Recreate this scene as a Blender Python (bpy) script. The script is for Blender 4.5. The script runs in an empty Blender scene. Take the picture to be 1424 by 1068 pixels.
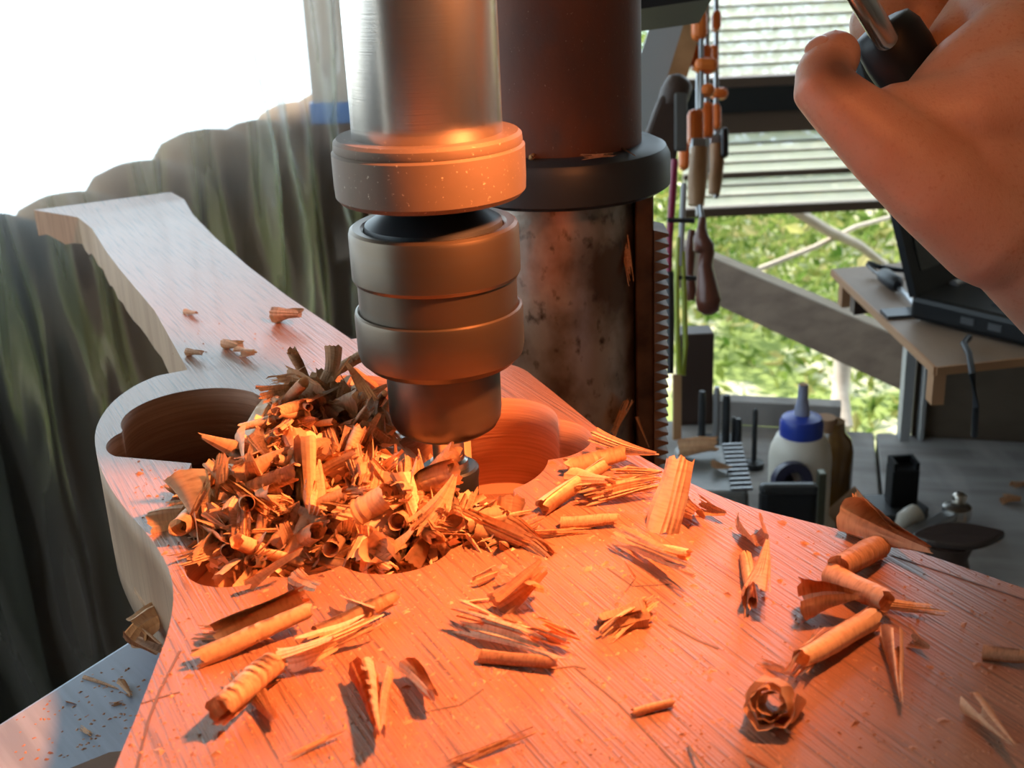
import bpy, bmesh, math, random
import numpy as np
from mathutils import Vector, Matrix, Euler

random.seed(7)
rng = np.random.default_rng(7)
S = bpy.context.scene
COL = S.collection
PI = math.pi

# ------------------------------------------------------------------ camera
F, W, H = 1700.0, 1424.0, 1068.0
PITCH, ROLL = math.radians(21.0), math.radians(2.6)
_r0 = Vector((1, 0, 0)); FW = Vector((0, math.cos(PITCH), -math.sin(PITCH))); _u0 = Vector((0, math.sin(PITCH), math.cos(PITCH)))
RT = math.cos(ROLL) * _r0 - math.sin(ROLL) * _u0
UP = math.sin(ROLL) * _r0 + math.cos(ROLL) * _u0
def ray(x, y): return FW + RT * ((x - W / 2) / F) - UP * ((y - H / 2) / F)
CAM = -ray(626, 661) * 0.405
def at(x, y, z=0.0):            # a photo point on the level plane z
    d = ray(x, y); return CAM + d * ((z - CAM.z) / d.z)
def atd(x, y, d): return CAM + ray(x, y) * d   # a photo point at camera depth d
def aty(x, y, Y):
    d = ray(x, y); return CAM + d * ((Y - CAM.y) / d.y)

cd = bpy.data.cameras.new('camera'); cam = bpy.data.objects.new('camera', cd); COL.objects.link(cam)
cd.sensor_width = 36; cd.lens = 36 * F / W; cd.clip_start = 0.01; cd.clip_end = 100
cam.matrix_world = Matrix(((RT.x, UP.x, -FW.x, CAM.x), (RT.y, UP.y, -FW.y, CAM.y), (RT.z, UP.z, -FW.z, CAM.z), (0, 0, 0, 1)))
cd.dof.use_dof = True; cd.dof.focus_distance = 0.41; cd.dof.aperture_fstop = 26
S.camera = cam
S.view_settings.view_transform = 'Standard'; S.view_settings.look = 'None'
S.view_settings.gamma = 1; S.view_settings.use_curve_mapping = False
S.view_settings.exposure = 0.0

# ------------------------------------------------------------------ sky, sun, work lamp
wd = bpy.data.worlds.new('world'); S.world = wd; wd.use_nodes = True
bg = wd.node_tree.nodes['Background']; bg.inputs[0].default_value = (0.70, 0.87, 1.0, 1); bg.inputs[1].default_value = 3.7
sd = bpy.data.lights.new('sun', 'SUN'); sun = bpy.data.objects.new('sun', sd); COL.objects.link(sun)
sd.energy = 10.0; sd.angle = math.radians(1.5); sd.color = (1, 0.95, 0.85)
sun.rotation_euler = Vector((0.35, -0.62, -1.0)).to_track_quat('-Z', 'Y').to_euler()
LAMP = Vector((0.118, -0.082, 0.205)); AIM = Vector((-0.095, -0.025, 0))
ld = bpy.data.lights.new('work_lamp', 'SPOT'); lamp = bpy.data.objects.new('work_lamp', ld); COL.objects.link(lamp)
ld.energy = 12.0; ld.color = (1, 0.30, 0.09); ld.spot_size = math.radians(107); ld.spot_blend = 1.0; ld.shadow_soft_size = 0.012
lamp.location = LAMP; lamp.rotation_euler = (AIM - LAMP).to_track_quat('-Z', 'Y').to_euler()
# the bulb's spill beside its reflector's beam
pd = bpy.data.lights.new('work_lamp_spill', 'POINT'); spill = bpy.data.objects.new('work_lamp_spill', pd); COL.objects.link(spill)
pd.energy = 0.36; pd.color = ld.color; pd.shadow_soft_size = 0.015; spill.location = LAMP
S.cycles.use_denoising = True
S.cycles.max_bounces = 8; S.cycles.transparent_max_bounces = 16
S.cycles.sample_clamp_indirect = 6
S.cycles.caustics_reflective = False; S.cycles.caustics_refractive = False

# ------------------------------------------------------------------ helpers
class MB:
    def __init__(s): s.v = []; s.f = []
    def add(s, vs, fs):
        o = len(s.v); s.v += [tuple(p) for p in vs]; s.f += [tuple(i + o for i in f) for f in fs]; return s
    def box(s, c, size, rot=None, bev=0):
        hx, hy, hz = (k / 2 for k in size); c = Vector(c)
        vs = [Vector((x * hx, y * hy, z * hz)) for x in (-1, 1) for y in (-1, 1) for z in (-1, 1)]
        if rot is not None: vs = [rot @ p for p in vs]
        return s.add([p + c for p in vs], [(0, 1, 3, 2), (4, 6, 7, 5), (0, 4, 5, 1), (2, 3, 7, 6), (0, 2, 6, 4), (1, 5, 7, 3)])
    def hexa(s, b, t):          # four base points, four top points
        return s.add(list(b) + list(t), [(3, 2, 1, 0), (4, 5, 6, 7), (0, 1, 5, 4), (1, 2, 6, 5), (2, 3, 7, 6), (3, 0, 4, 7)])
    def lathe(s, prof, n=48, c=(0, 0, 0), axis=None):   # prof (r, z)
        c = Vector(c); q = Vector((0, 0, 1)).rotation_difference(Vector(axis).normalized()) if axis is not None else None
        vs = []
        for r, z in prof:
            for k in range(n):
                a = 2 * PI * k / n; p = Vector((r * math.cos(a), r * math.sin(a), z))
                vs.append((q @ p if q else p) + c)
        fs = [(i * n + k, i * n + (k + 1) % n, (i + 1) * n + (k + 1) % n, (i + 1) * n + k) for i in range(len(prof) - 1) for k in range(n)]
        fs.append(tuple(range(n - 1, -1, -1))); m = (len(prof) - 1) * n; fs.append(tuple(m + k for k in range(n)))
        return s.add(vs, fs)
    def tube(s, pts, rad, n=10):
        pts = [Vector(p) for p in pts]; R = rad if isinstance(rad, (list, tuple)) else [rad] * len(pts); vs = []
        ref = Vector((0.13, 0.21, 0.97))
        for i, p in enumerate(pts):
            t = (pts[min(i + 1, len(pts) - 1)] - pts[max(i - 1, 0)]).normalized()
            a = t.cross(ref)
            if a.length < 0.05: a = t.cross(Vector((1, 0, 0)))
            a.normalize(); b = t.cross(a)
            vs += [p + (a * math.cos(2 * PI * k / n) + b * math.sin(2 * PI * k / n)) * R[i] for k in range(n)]
        fs = [(i * n + k, i * n + (k + 1) % n, (i + 1) * n + (k + 1) % n, (i + 1) * n + k) for i in range(len(pts) - 1) for k in range(n)]
        fs.append(tuple(range(n - 1, -1, -1))); m = (len(pts) - 1) * n; fs.append(tuple(m + k for k in range(n)))
        return s.add(vs, fs)
    def prism(s, poly, z0, z1):
        n = len(poly)
        return s.add([(p[0], p[1], z0) for p in poly] + [(p[0], p[1], z1) for p in poly],
                     [tuple(range(n - 1, -1, -1)), tuple(range(n, 2 * n))] + [(i, (i + 1) % n, n + (i + 1) % n, n + i) for i in range(n)])
    def build(s, name, m, parent=None, smooth=None, bevel=0, base=None):
        me = bpy.data.meshes.new(name)
        vs = s.v
        if base is not None: vs = [tuple(Vector(p) - Vector(base)) for p in vs]
        me.from_pydata(vs, [], s.f); me.update()
        bm = bmesh.new(); bm.from_mesh(me); bmesh.ops.recalc_face_normals(bm, faces=bm.faces); bm.to_mesh(me); bm.free()
        return link(name, me, m, parent, smooth, bevel, base)
def link(name, me, m, parent=None, smooth=None, bevel=0, base=None):
    if m is not None: me.materials.append(m)
    if smooth is not None:
        me.shade_smooth(); me.set_sharp_from_angle(angle=math.radians(smooth))
    o = bpy.data.objects.new(name, me); COL.objects.link(o)
    if base is not None: o.location = base
    if parent is not None:
        o.parent = parent
        if base is None: o.matrix_parent_inverse = Matrix.Translation(parent.location).inverted()
        else: o.matrix_parent_inverse = Matrix.Translation(parent.location).inverted()
    if bevel:
        b = o.modifiers.new('bevel', 'BEVEL'); b.width = bevel; b.segments = 2; b.limit_method = 'ANGLE'
    return o
def tag(o, label=None, cat=None, group=None, kind=None):
    if label: o['label'] = label
    if cat: o['category'] = cat
    if group: o['group'] = group
    if kind: o['kind'] = kind
    return o
def thing(name, label, cat, loc=(0, 0, 0), group=None):
    o = bpy.data.objects.new(name, None); COL.objects.link(o); o.location = loc; o.empty_display_size = 0.01
    return tag(o, label, cat, group)

# ------------------------------------------------------------------ materials
def mat(name, color, rough=0.5, metal=0.0, spec=0.5, noise=None, bump=None, coat=0, trans=0):
    """noise = (scale xyz, second colour, contrast lo, hi, rotation z); bump = (scale xyz, strength, distance)"""
    m = bpy.data.materials.new(name); m.use_nodes = True; nt = m.node_tree; b = nt.nodes['Principled BSDF']
    b.inputs['Base Color'].default_value = (*color, 1); b.inputs['Roughness'].default_value = rough
    b.inputs['Metallic'].default_value = metal; b.inputs['Specular IOR Level'].default_value = spec
    b.inputs['Coat Weight'].default_value = coat
    if trans: b.inputs['Transmission Weight'].default_value = trans
    tc = None
    def coords(scale, rz):
        nonlocal tc
        tc = tc or nt.nodes.new('ShaderNodeTexCoord')
        rt = nt.nodes.new('ShaderNodeMapping'); rt.inputs['Rotation'].default_value = (0, 0, rz)
        mp = nt.nodes.new('ShaderNodeMapping'); mp.inputs['Scale'].default_value = scale
        nt.links.new(tc.outputs['Object'], rt.inputs['Vector']); nt.links.new(rt.outputs[0], mp.inputs['Vector']); return mp.outputs[0]
    last = None
    for nz in (noise or []):
        sc, c2, lo, hi, rz = nz
        n = nt.nodes.new('ShaderNodeTexNoise'); n.inputs['Scale'].default_value = 1; n.inputs['Detail'].default_value = 5
        nt.links.new(coords(sc, rz), n.inputs['Vector'])
        r = nt.nodes.new('ShaderNodeMapRange'); r.inputs[1].default_value = lo; r.inputs[2].default_value = hi
        nt.links.new(n.outputs[0], r.inputs[0])
        mx = nt.nodes.new('ShaderNodeMix'); mx.data_type = 'RGBA'
        nt.links.new(r.outputs[0], mx.inputs[0])
        if last is None: mx.inputs[6].default_value = (*color, 1)
        else: nt.links.new(last, mx.inputs[6])
        mx.inputs[7].default_value = (*c2, 1); last = mx.outputs[2]
    if last is not None: nt.links.new(last, b.inputs['Base Color'])
    hb = None
    for bp in (bump or []):
        sc, st, dist, rz = bp
        n = nt.nodes.new('ShaderNodeTexNoise'); n.inputs['Scale'].default_value = 1; n.inputs['Detail'].default_value = 4
        nt.links.new(coords(sc, rz), n.inputs['Vector'])
        q = nt.nodes.new('ShaderNodeBump'); q.inputs['Strength'].default_value = st; q.inputs['Distance'].default_value = dist
        nt.links.new(n.outputs[0], q.inputs['Height'])
        if hb is not None: nt.links.new(hb, q.inputs['Normal'])
        hb = q.outputs[0]
    if hb is not None: nt.links.new(hb, b.inputs['Normal'])
    return m
def thin(name, color, transp, transl=0.3, gloss=0.1, rough=0.15, bump=None, tcol=(1, 1, 1), haze=0):
    m = bpy.data.materials.new(name); m.use_nodes = True; nt = m.node_tree; nt.nodes.clear(); N = nt.nodes.new
    out = N('ShaderNodeOutputMaterial'); t = N('ShaderNodeBsdfTransparent'); t.inputs[0].default_value = (*tcol, 1)
    l = N('ShaderNodeBsdfTranslucent'); l.inputs[0].default_value = (*color, 1)
    d = N('ShaderNodeBsdfDiffuse'); d.inputs[0].default_value = (*color, 1)
    tr = t.outputs[0]
    if haze:
        rf = N('ShaderNodeBsdfRefraction'); rf.inputs['IOR'].default_value = 1.12; rf.inputs['Roughness'].default_value = 0.3; rf.inputs[0].default_value = (*tcol, 1)
        hx = N('ShaderNodeMixShader'); hx.inputs[0].default_value = haze; nt.links.new(t.outputs[0], hx.inputs[1]); nt.links.new(rf.outputs[0], hx.inputs[2]); tr = hx.outputs[0]
    g = N('ShaderNodeBsdfGlossy'); g.inputs['Roughness'].default_value = rough
    a = N('ShaderNodeMixShader'); a.inputs[0].default_value = transl; nt.links.new(d.outputs[0], a.inputs[1]); nt.links.new(l.outputs[0], a.inputs[2])
    b = N('ShaderNodeMixShader'); b.inputs[0].default_value = transp; nt.links.new(a.outputs[0], b.inputs[1]); nt.links.new(tr, b.inputs[2])
    c = N('ShaderNodeMixShader'); c.inputs[0].default_value = gloss; nt.links.new(b.outputs[0], c.inputs[1]); nt.links.new(g.outputs[0], c.inputs[2])
    nt.links.new(c.outputs[0], out.inputs[0]); return m

GA = math.atan2(0.89, -0.46)        # grain direction of the blank in the level plane
GR = -GA
M = {}
M['body'] = mat('sawn_red_hardwood', (0.40, 0.190, 0.112), 0.36, spec=0.9, coat=0.15,
    noise=[((9, 60, 20), (0.32, 0.145, 0.085), 0.35, 0.7, GR), ((300, 300, 300), (0.36, 0.17, 0.105), 0.45, 0.7, 0), ((26, 1100, 300), (0.13, 0.07, 0.05), 0.53, 0.68, GR), ((40, 2200, 500), (0.30, 0.16, 0.11), 0.5, 0.8, GR)],
    bump=[((26, 1100, 300), 0.8, 0.0007, GR), ((60, 1700, 500), 0.25, 0.0004, GR)])
M['neck'] = M['body']
M['side'] = mat('bandsawn_daylit_side', (0.52, 0.335, 0.215), 0.6, spec=0.3, noise=[((40, 40, 5), (0.41, 0.25, 0.155), 0.42, 0.68, 0), ((500, 500, 30), (0.40, 0.25, 0.16), 0.5, 0.7, 0)])  # same wood as the top; paler tan paints neutral daylight on the sides
M['cut'] = mat('bored_hardwood', (0.52, 0.27, 0.17), 0.6, spec=0.25,
    noise=[((20, 20, 900), (0.40, 0.19, 0.115), 0.4, 0.65, GR)], bump=[((60, 60, 1500), 0.4, 0.0005, GR)])
M['pencil'] = mat('pencil_graphite', (0.16, 0.10, 0.085), 0.6)
M['chip'] = mat('fresh_shaving', (0.86, 0.58, 0.36), 0.5, spec=0.3,
    noise=[((26, 3, 3), (0.70, 0.42, 0.25), 0.45, 0.75, 0)])
M['dust'] = mat('wood_crumb', (0.56, 0.31, 0.19), 0.6, noise=[((300, 300, 300), (0.42, 0.21, 0.13), 0.42, 0.6, 0)])
M['chip_b'] = mat('dark_shaving', (0.76, 0.48, 0.29), 0.5, spec=0.3,
    noise=[((30, 3, 3), (0.56, 0.31, 0.185), 0.42, 0.7, 0)])
M['steel'] = mat('ground_steel', (0.68, 0.66, 0.63), 0.27, 1.0, bump=[((25, 25, 3000), 0.08, 0.0003, 0)])
M['collar'] = mat('worn_collar_steel', (0.15, 0.10, 0.07), 0.58, 0.5, noise=[((90, 90, 90), (0.13, 0.09, 0.06), 0.45, 0.75, 0), ((900, 900, 900), (0.55, 0.45, 0.33), 0.66, 0.76, 0)])
M['chuck'] = mat('satin_chuck_steel', (0.135, 0.100, 0.070), 0.38, 0.9, noise=[((10, 10, 300), (0.135, 0.105, 0.078), 0.4, 0.7, 0)])
M['nose'] = mat('dark_chuck_steel', (0.12, 0.10, 0.08), 0.4, 0.85, noise=[((10, 10, 300), (0.11, 0.09, 0.07), 0.4, 0.7, 0)])
M['blackmetal'] = mat('black_metal', (0.018, 0.02, 0.024), 0.42, spec=0.5)
M['bitsteel'] = mat('bright_bit_steel', (0.6, 0.57, 0.52), 0.3, 1.0)
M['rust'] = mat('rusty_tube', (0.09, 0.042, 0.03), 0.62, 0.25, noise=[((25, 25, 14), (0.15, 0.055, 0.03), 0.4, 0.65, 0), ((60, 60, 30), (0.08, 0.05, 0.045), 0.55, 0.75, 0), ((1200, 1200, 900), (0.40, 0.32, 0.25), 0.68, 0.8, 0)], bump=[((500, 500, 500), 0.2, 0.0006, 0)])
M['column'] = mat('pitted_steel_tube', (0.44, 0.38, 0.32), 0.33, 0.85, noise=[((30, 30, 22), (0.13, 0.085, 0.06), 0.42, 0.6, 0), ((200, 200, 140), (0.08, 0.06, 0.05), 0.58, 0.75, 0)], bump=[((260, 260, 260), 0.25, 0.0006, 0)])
M['blackring'] = mat('blued_black_ring', (0.020, 0.026, 0.032), 0.42, spec=0.3, noise=[((700, 700, 700), (0.12, 0.09, 0.06), 0.74, 0.8, 0)])
M['rack'] = mat('oily_rack_steel', (0.15, 0.09, 0.05), 0.45, 0.6, noise=[((60, 60, 60), (0.05, 0.03, 0.02), 0.4, 0.7, 0)])
M['rack_tooth'] = mat('tooth_steel', (0.20, 0.14, 0.10), 0.6, 0.3, noise=[((90, 90, 90), (0.13, 0.09, 0.06), 0.4, 0.7, 0)])
M['table'] = mat('blue_grey_cast_table', (0.34, 0.41, 0.54), 0.38, spec=0.5, noise=[((14, 160, 30), (0.24, 0.29, 0.39), 0.45, 0.7, 0.9)], bump=[((20, 300, 50), 0.12, 0.0006, 0.9)])
M['chrome'] = mat('lever_steel', (0.55, 0.5, 0.46), 0.22, 1.0)
M['knob'] = mat('black_plastic', (0.006, 0.007, 0.009), 0.45, spec=0.3)
M['skin'] = mat('skin', (0.57, 0.365, 0.255), 0.44, spec=0.4, noise=[((28, 28, 28), (0.52, 0.29, 0.19), 0.4, 0.65, 0), ((700, 700, 700), (0.48, 0.26, 0.17), 0.55, 0.75, 0)],
    bump=[((1500, 1500, 700), 0.22, 0.0005, 0), ((160, 160, 160), 0.2, 0.0008, 0)])
_n = M['skin'].node_tree; _p = _n.nodes['Principled BSDF']; _src = _p.inputs['Base Color'].links[0].from_socket
_g = _n.nodes.new('ShaderNodeNewGeometry'); _d = _n.nodes.new('ShaderNodeVectorMath'); _d.operation = 'DISTANCE'; _d.inputs[1].default_value = tuple(atd(1166, 100, .391))
_n.links.new(_g.outputs['Position'], _d.inputs[0]); _r = _n.nodes.new('ShaderNodeMapRange'); _r.inputs[1].default_value = 0.003; _r.inputs[2].default_value = 0.012; _r.inputs[3].default_value = 0.85; _r.inputs[4].default_value = 0
_n.links.new(_d.outputs['Value'], _r.inputs[0]); _m = _n.nodes.new('ShaderNodeMix'); _m.data_type = 'RGBA'; _m.inputs[7].default_value = (0.10, 0.06, 0.05, 1)     # grease smudge on the thumb
_n.links.new(_r.outputs[0], _m.inputs[0]); _n.links.new(_src, _m.inputs[6]); _n.links.new(_m.outputs[2], _p.inputs['Base Color'])
_b = M['skin'].node_tree.nodes['Principled BSDF']; _b.inputs['Subsurface Weight'].default_value = 0.15; _b.inputs['Subsurface Radius'].default_value = (1, 0.3, 0.15); _b.inputs['Subsurface Scale'].default_value = 0.003
M['nail'] = mat('nail', (0.55, 0.31, 0.21), 0.28)
M['floor'] = mat('dark_dirt_floor', (0.02, 0.02, 0.018), 0.9)
M['shed'] = mat('shed_boards', (0.32, 0.26, 0.20), 0.8)
M['yard'] = mat('pale_yard', (0.66, 0.64, 0.60), 0.9, noise=[((2, 2, 2), (0.52, 0.49, 0.44), 0.4, 0.7, 0)])
M['garden'] = mat('garden_soil', (0.20, 0.25, 0.06), 0.9, noise=[((5, 5, 5), (0.60, 0.55, 0.38), 0.45, 0.6, 0)])
M['bench'] = mat('weathered_bench_plank', (0.36, 0.345, 0.335), 0.7, noise=[((6, 40, 10), (0.22, 0.20, 0.19), 0.4, 0.7, 0.2), ((25, 8, 10), (0.46, 0.43, 0.41), 0.5, 0.75, 0)], bump=[((10, 120, 20), 0.3, 0.001, 0.2)])
M['board'] = mat('grey_sawn_timber', (0.33, 0.235, 0.17), 0.65, noise=[((5, 60, 60), (0.22, 0.15, 0.11), 0.4, 0.7, 0)])
M['board_edge'] = mat('pale_wood_lit_edge', (0.62, 0.52, 0.42), 0.6, noise=[((8, 60, 60), (0.5, 0.40, 0.31), 0.4, 0.7, 0)])  # pale wood; on the brace its tone paints the lit top edge
M['darkboard'] = mat('dark_backing_board', (0.13, 0.095, 0.065), 0.7, noise=[((5, 30, 30), (0.085, 0.06, 0.04), 0.4, 0.7, 0)])
M['ply'] = mat('brown_shelf_board', (0.36, 0.25, 0.18), 0.55, noise=[((20, 8, 10), (0.27, 0.18, 0.125), 0.4, 0.7, 0)])
M['plyedge'] = mat('orange_ply_edge', (0.46, 0.24, 0.12), 0.6)
M['plastic_black'] = mat('laptop_black', (0.008, 0.009, 0.011), 0.45, spec=0.3)
M['screen'] = mat('laptop_screen', (0.008, 0.012, 0.013), 0.22)
M['key'] = mat('key_black', (0.03, 0.034, 0.04), 0.4)
M['grey'] = mat('grey_metal', (0.35, 0.36, 0.38), 0.4, 0.8)
M['darkgrey'] = mat('dark_grey_metal', (0.09, 0.095, 0.105), 0.45, 0.5)
M['cable'] = mat('cable_black', (0.02, 0.023, 0.03), 0.5)
M['glue'] = mat('white_bottle_plastic', (0.72, 0.68, 0.60), 0.4)
M['blue'] = mat('blue_cap', (0.025, 0.06, 0.42), 0.35)
M['nozzle'] = mat('pale_nozzle', (0.33, 0.36, 0.50), 0.4)
M['amber'] = mat('amber_bottle', (0.26, 0.13, 0.025), 0.15, noise=[((10, 10, 14), (0.14, 0.07, 0.015), 0.4, 0.65, 0)], coat=0.6)
M['cardboard'] = mat('tan_cardboard', (0.40, 0.24, 0.14), 0.8)
M['orange'] = mat('orange_clamp_paint', (0.85, 0.20, 0.03), 0.4)
M['handle'] = mat('blond_wood_handle', (0.48, 0.27, 0.13), 0.45, noise=[((40, 40, 8), (0.36, 0.19, 0.085), 0.4, 0.7, 0)])
M['redhandle'] = mat('dark_red_turned_wood', (0.14, 0.045, 0.028), 0.3)
M['magenta'] = mat('magenta_plastic', (0.30, 0.02, 0.07), 0.35)
M['green'] = mat('lime_plastic', (0.42, 0.52, 0.06), 0.35)
M['palegrey'] = mat('pale_grey_plastic', (0.42, 0.44, 0.46), 0.4)
M['darkwood'] = mat('dark_brown_wood', (0.055, 0.03, 0.022), 0.5)
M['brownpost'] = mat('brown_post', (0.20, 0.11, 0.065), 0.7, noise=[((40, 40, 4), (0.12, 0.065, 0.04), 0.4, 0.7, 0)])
M['hazepost'] = mat('hazy_brown_post', (0.62, 0.50, 0.40), 0.7, noise=[((40, 40, 4), (0.45, 0.34, 0.26), 0.4, 0.7, 0)])  # cream tone paints the sheet's haze over the upper post
M['bluetape'] = mat('blue_tape', (0.12, 0.24, 0.52), 0.5)
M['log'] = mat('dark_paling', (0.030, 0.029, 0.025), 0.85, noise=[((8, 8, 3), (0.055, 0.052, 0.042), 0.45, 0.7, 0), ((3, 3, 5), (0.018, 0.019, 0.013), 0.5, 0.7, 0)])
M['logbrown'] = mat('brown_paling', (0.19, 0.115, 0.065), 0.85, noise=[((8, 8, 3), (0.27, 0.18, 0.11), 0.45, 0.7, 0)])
M['plastic'] = thin('clear_sheeting', (0.80, 0.80, 0.78), 0.93, 0.6, 0.07, 0.12, tcol=(0.97, 0.98, 0.96), haze=0.3)
M['slat'] = thin('pale_blind_slat', (0.64, 0.64, 0.57), 0.42, 0.7, 0.03, 0.4)
M['slatedge'] = mat('dark_slat_edge', (0.22, 0.17, 0.13), 0.6)
M['rail'] = mat('black_blind_rail', (0.015, 0.017, 0.018), 0.5)
M['brownrail'] = mat('brown_blind_rail', (0.13, 0.085, 0.06), 0.5)
def leafmat(name, c, c2):
    m = bpy.data.materials.new(name); m.use_nodes = True; nt = m.node_tree; nt.nodes.clear(); N = nt.nodes.new
    out = N('ShaderNodeOutputMaterial'); d = N('ShaderNodeBsdfDiffuse'); l = N('ShaderNodeBsdfTranslucent'); x = N('ShaderNodeMixShader'); x.inputs[0].default_value = 0.5
    tc = N('ShaderNodeTexCoord'); n = N('ShaderNodeTexNoise'); n.inputs['Scale'].default_value = 7; nt.links.new(tc.outputs['Object'], n.inputs['Vector'])
    r = N('ShaderNodeValToRGB'); r.color_ramp.elements[0].position = 0.35; r.color_ramp.elements[1].position = 0.65
    r.color_ramp.elements[0].color = (*c, 1); r.color_ramp.elements[1].color = (*c2, 1); nt.links.new(n.outputs[0], r.inputs[0])
    nt.links.new(r.outputs[0], d.inputs[0]); nt.links.new(r.outputs[0], l.inputs[0]); nt.links.new(d.outputs[0], x.inputs[1]); nt.links.new(l.outputs[0], x.inputs[2]); nt.links.new(x.outputs[0], out.inputs[0]); return m
M['leaf'] = leafmat('sunlit_leaf', (0.08, 0.16, 0.025), (0.34, 0.38, 0.11))
M['leafy'] = leafmat('yellow_leaf', (0.34, 0.34, 0.09), (0.5, 0.42, 0.22))

# ------------------------------------------------------------------ the shed
ZF = -1.10
def struct(o): o['kind'] = 'structure'; return o
struct(MB().box((-2.7, 1.0, ZF - 0.05), (5, 9, 0.1)).build('ground', M['yard']))
struct(MB().box((2.8, 1.5, ZF - 0.05), (5.99, 10, 0.1)).build('ground_garden', M['garden']))
struct(MB().box((0.0, 0.0, ZF + 0.01), (3.2, 4.4, 0.02)).build('floor', M['floor']))
struct(MB().box((0.25, 0.15, 1.33), (3.4, 4.6, 0.06)).build('ceiling', M['shed']))
struct(MB().box((1.65, -0.1, 0.1), (0.06, 4.0, 2.4)).build('wall_right', M['shed']))
struct(MB().box((0.2, -2.0, 0.1), (3.0, 0.06, 2.4)).build('wall_front', M['shed']))
struct(MB().hexa([(-0.80, -0.42, ZF), (-0.74, -0.42, ZF), (-1.24, -2.0, ZF), (-1.30, -2.0, ZF)], [(-0.80, -0.42, 1.3), (-0.74, -0.42, 1.3), (-1.24, -2.0, 1.3), (-1.30, -2.0, 1.3)]).build('wall_light_block', M['shed']))  # unseen wall added to hold back daylight from the front left
# plastic sheet wall on the left, hanging in folds
SA, SB = Vector((-0.731, -0.40, 0)), Vector((-0.17, 1.72, 0))
sdir = (SB - SA).normalized(); snrm = Vector((sdir.y, -sdir.x, 0))
nu, nv = 230, 46; vs = []
ph = rng.uniform(0, 6.28, 12)
for j in range(nv + 1):
    z = ZF + (1.30 - ZF) * j / nv
    for i in range(nu + 1):
        s = i / nu * (SB - SA).length
        sl = s + 0.05 * z
        a = 0.010 * math.sin(sl * 21 + ph[0]) + 0.006 * math.sin(sl * 47 + ph[1] + z) + 0.0035 * math.sin(sl * 90 + ph[2] + 2.5 * z) + 0.005 * math.sin(sl * 12 + z * 9 + ph[3]) + 0.0025 * math.sin(sl * 60 - z * 24 + ph[4])
        k = max(0, (s - 1.36)) * 1.1
        a += k * (0.012 * math.sin(sl * 75 + ph[5] - 5 * z) + 0.008 * math.sin(sl * 40 - z * 17 + ph[6]) + 0.006 * math.sin(sl * 130 + z * 12 + ph[7]))
        p = SA + sdir * s + snrm * a; vs.append((p.x, p.y, z))
fs = [(j * (nu + 1) + i, j * (nu + 1) + i + 1, (j + 1) * (nu + 1) + i + 1, (j + 1) * (nu + 1) + i) for j in range(nv) for i in range(nu)]
mb = MB(); mb.v = vs; mb.f = fs
o = mb.build('wall_left', M['plastic'], smooth=180); struct(o)
# dark palings outside, close behind the sheet, round tops
pal = thing('paling_fence', 'row of dark round-topped palings standing outside the clear plastic sheet', 'fence', (SA.x - 0.1, SA.y, ZF))
tops = []
s = 0.0; k = 0
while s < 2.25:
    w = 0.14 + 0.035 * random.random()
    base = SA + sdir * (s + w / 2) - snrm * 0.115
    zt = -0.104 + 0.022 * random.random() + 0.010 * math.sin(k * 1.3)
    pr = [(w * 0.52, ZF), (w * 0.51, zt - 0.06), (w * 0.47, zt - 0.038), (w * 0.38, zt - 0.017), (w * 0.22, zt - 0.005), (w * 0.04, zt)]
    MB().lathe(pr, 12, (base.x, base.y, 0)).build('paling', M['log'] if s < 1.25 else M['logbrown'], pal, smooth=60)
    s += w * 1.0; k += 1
# outside: bushes beyond the window
def foliage(name, mt, n, lo, hi, size, tilt=0.9, keep=None):
    lo, hi = np.array(lo), np.array(hi); P = rng.uniform(lo, hi, (n, 3))
    if keep is not None: P = P[keep(P)]; n = len(P)
    A = rng.normal(size=(n, 3)); A /= np.linalg.norm(A, axis=1)[:, None]
    B = np.cross(A, rng.normal(size=(n, 3))); B /= np.linalg.norm(B, axis=1)[:, None]
    L = (size * rng.uniform(0.5, 1.4, n))[:, None]; Wd = L * rng.uniform(0.25, 0.45, (n, 1))
    C3 = np.cross(A, B) * L * 0.15
    V = np.stack([P - A * L, P + B * Wd + C3, P + A * L, P - B * Wd + C3], 1).reshape(-1, 3)
    idx = np.arange(n)[:, None] * 4
    Fc = np.concatenate([idx + np.array([[0, 1, 2]]), idx + np.array([[0, 2, 3]])]).tolist()
    me = bpy.data.meshes.new(name); me.from_pydata(V.tolist(), [], Fc); me.update()
    return link(name, me, mt)
hgt = lambda P: P[:, 2] < (-1.05 + 0.42 * (P[:, 1] - 2.3) + 0.22 * np.sin(P[:, 0] * 6 + P[:, 1] * 3) + 0.12 * np.sin(P[:, 0] * 15))
o = foliage('garden_foliage', M['leaf'], 90000, (-0.3, 2.25, -1.1), (3.6, 5.2, 0.6), 0.024, keep=hgt); tag(o, 'sunlit green garden leaves beyond the slatted blind', 'foliage', kind='stuff')
o = foliage('yellow_foliage', M['leafy'], 9000, (-0.2, 2.3, -1.1), (3.4, 4.8, 0.3), 0.032, keep=hgt); tag(o, 'pale yellow garden leaves among the green ones', 'foliage', kind='stuff')
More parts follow.
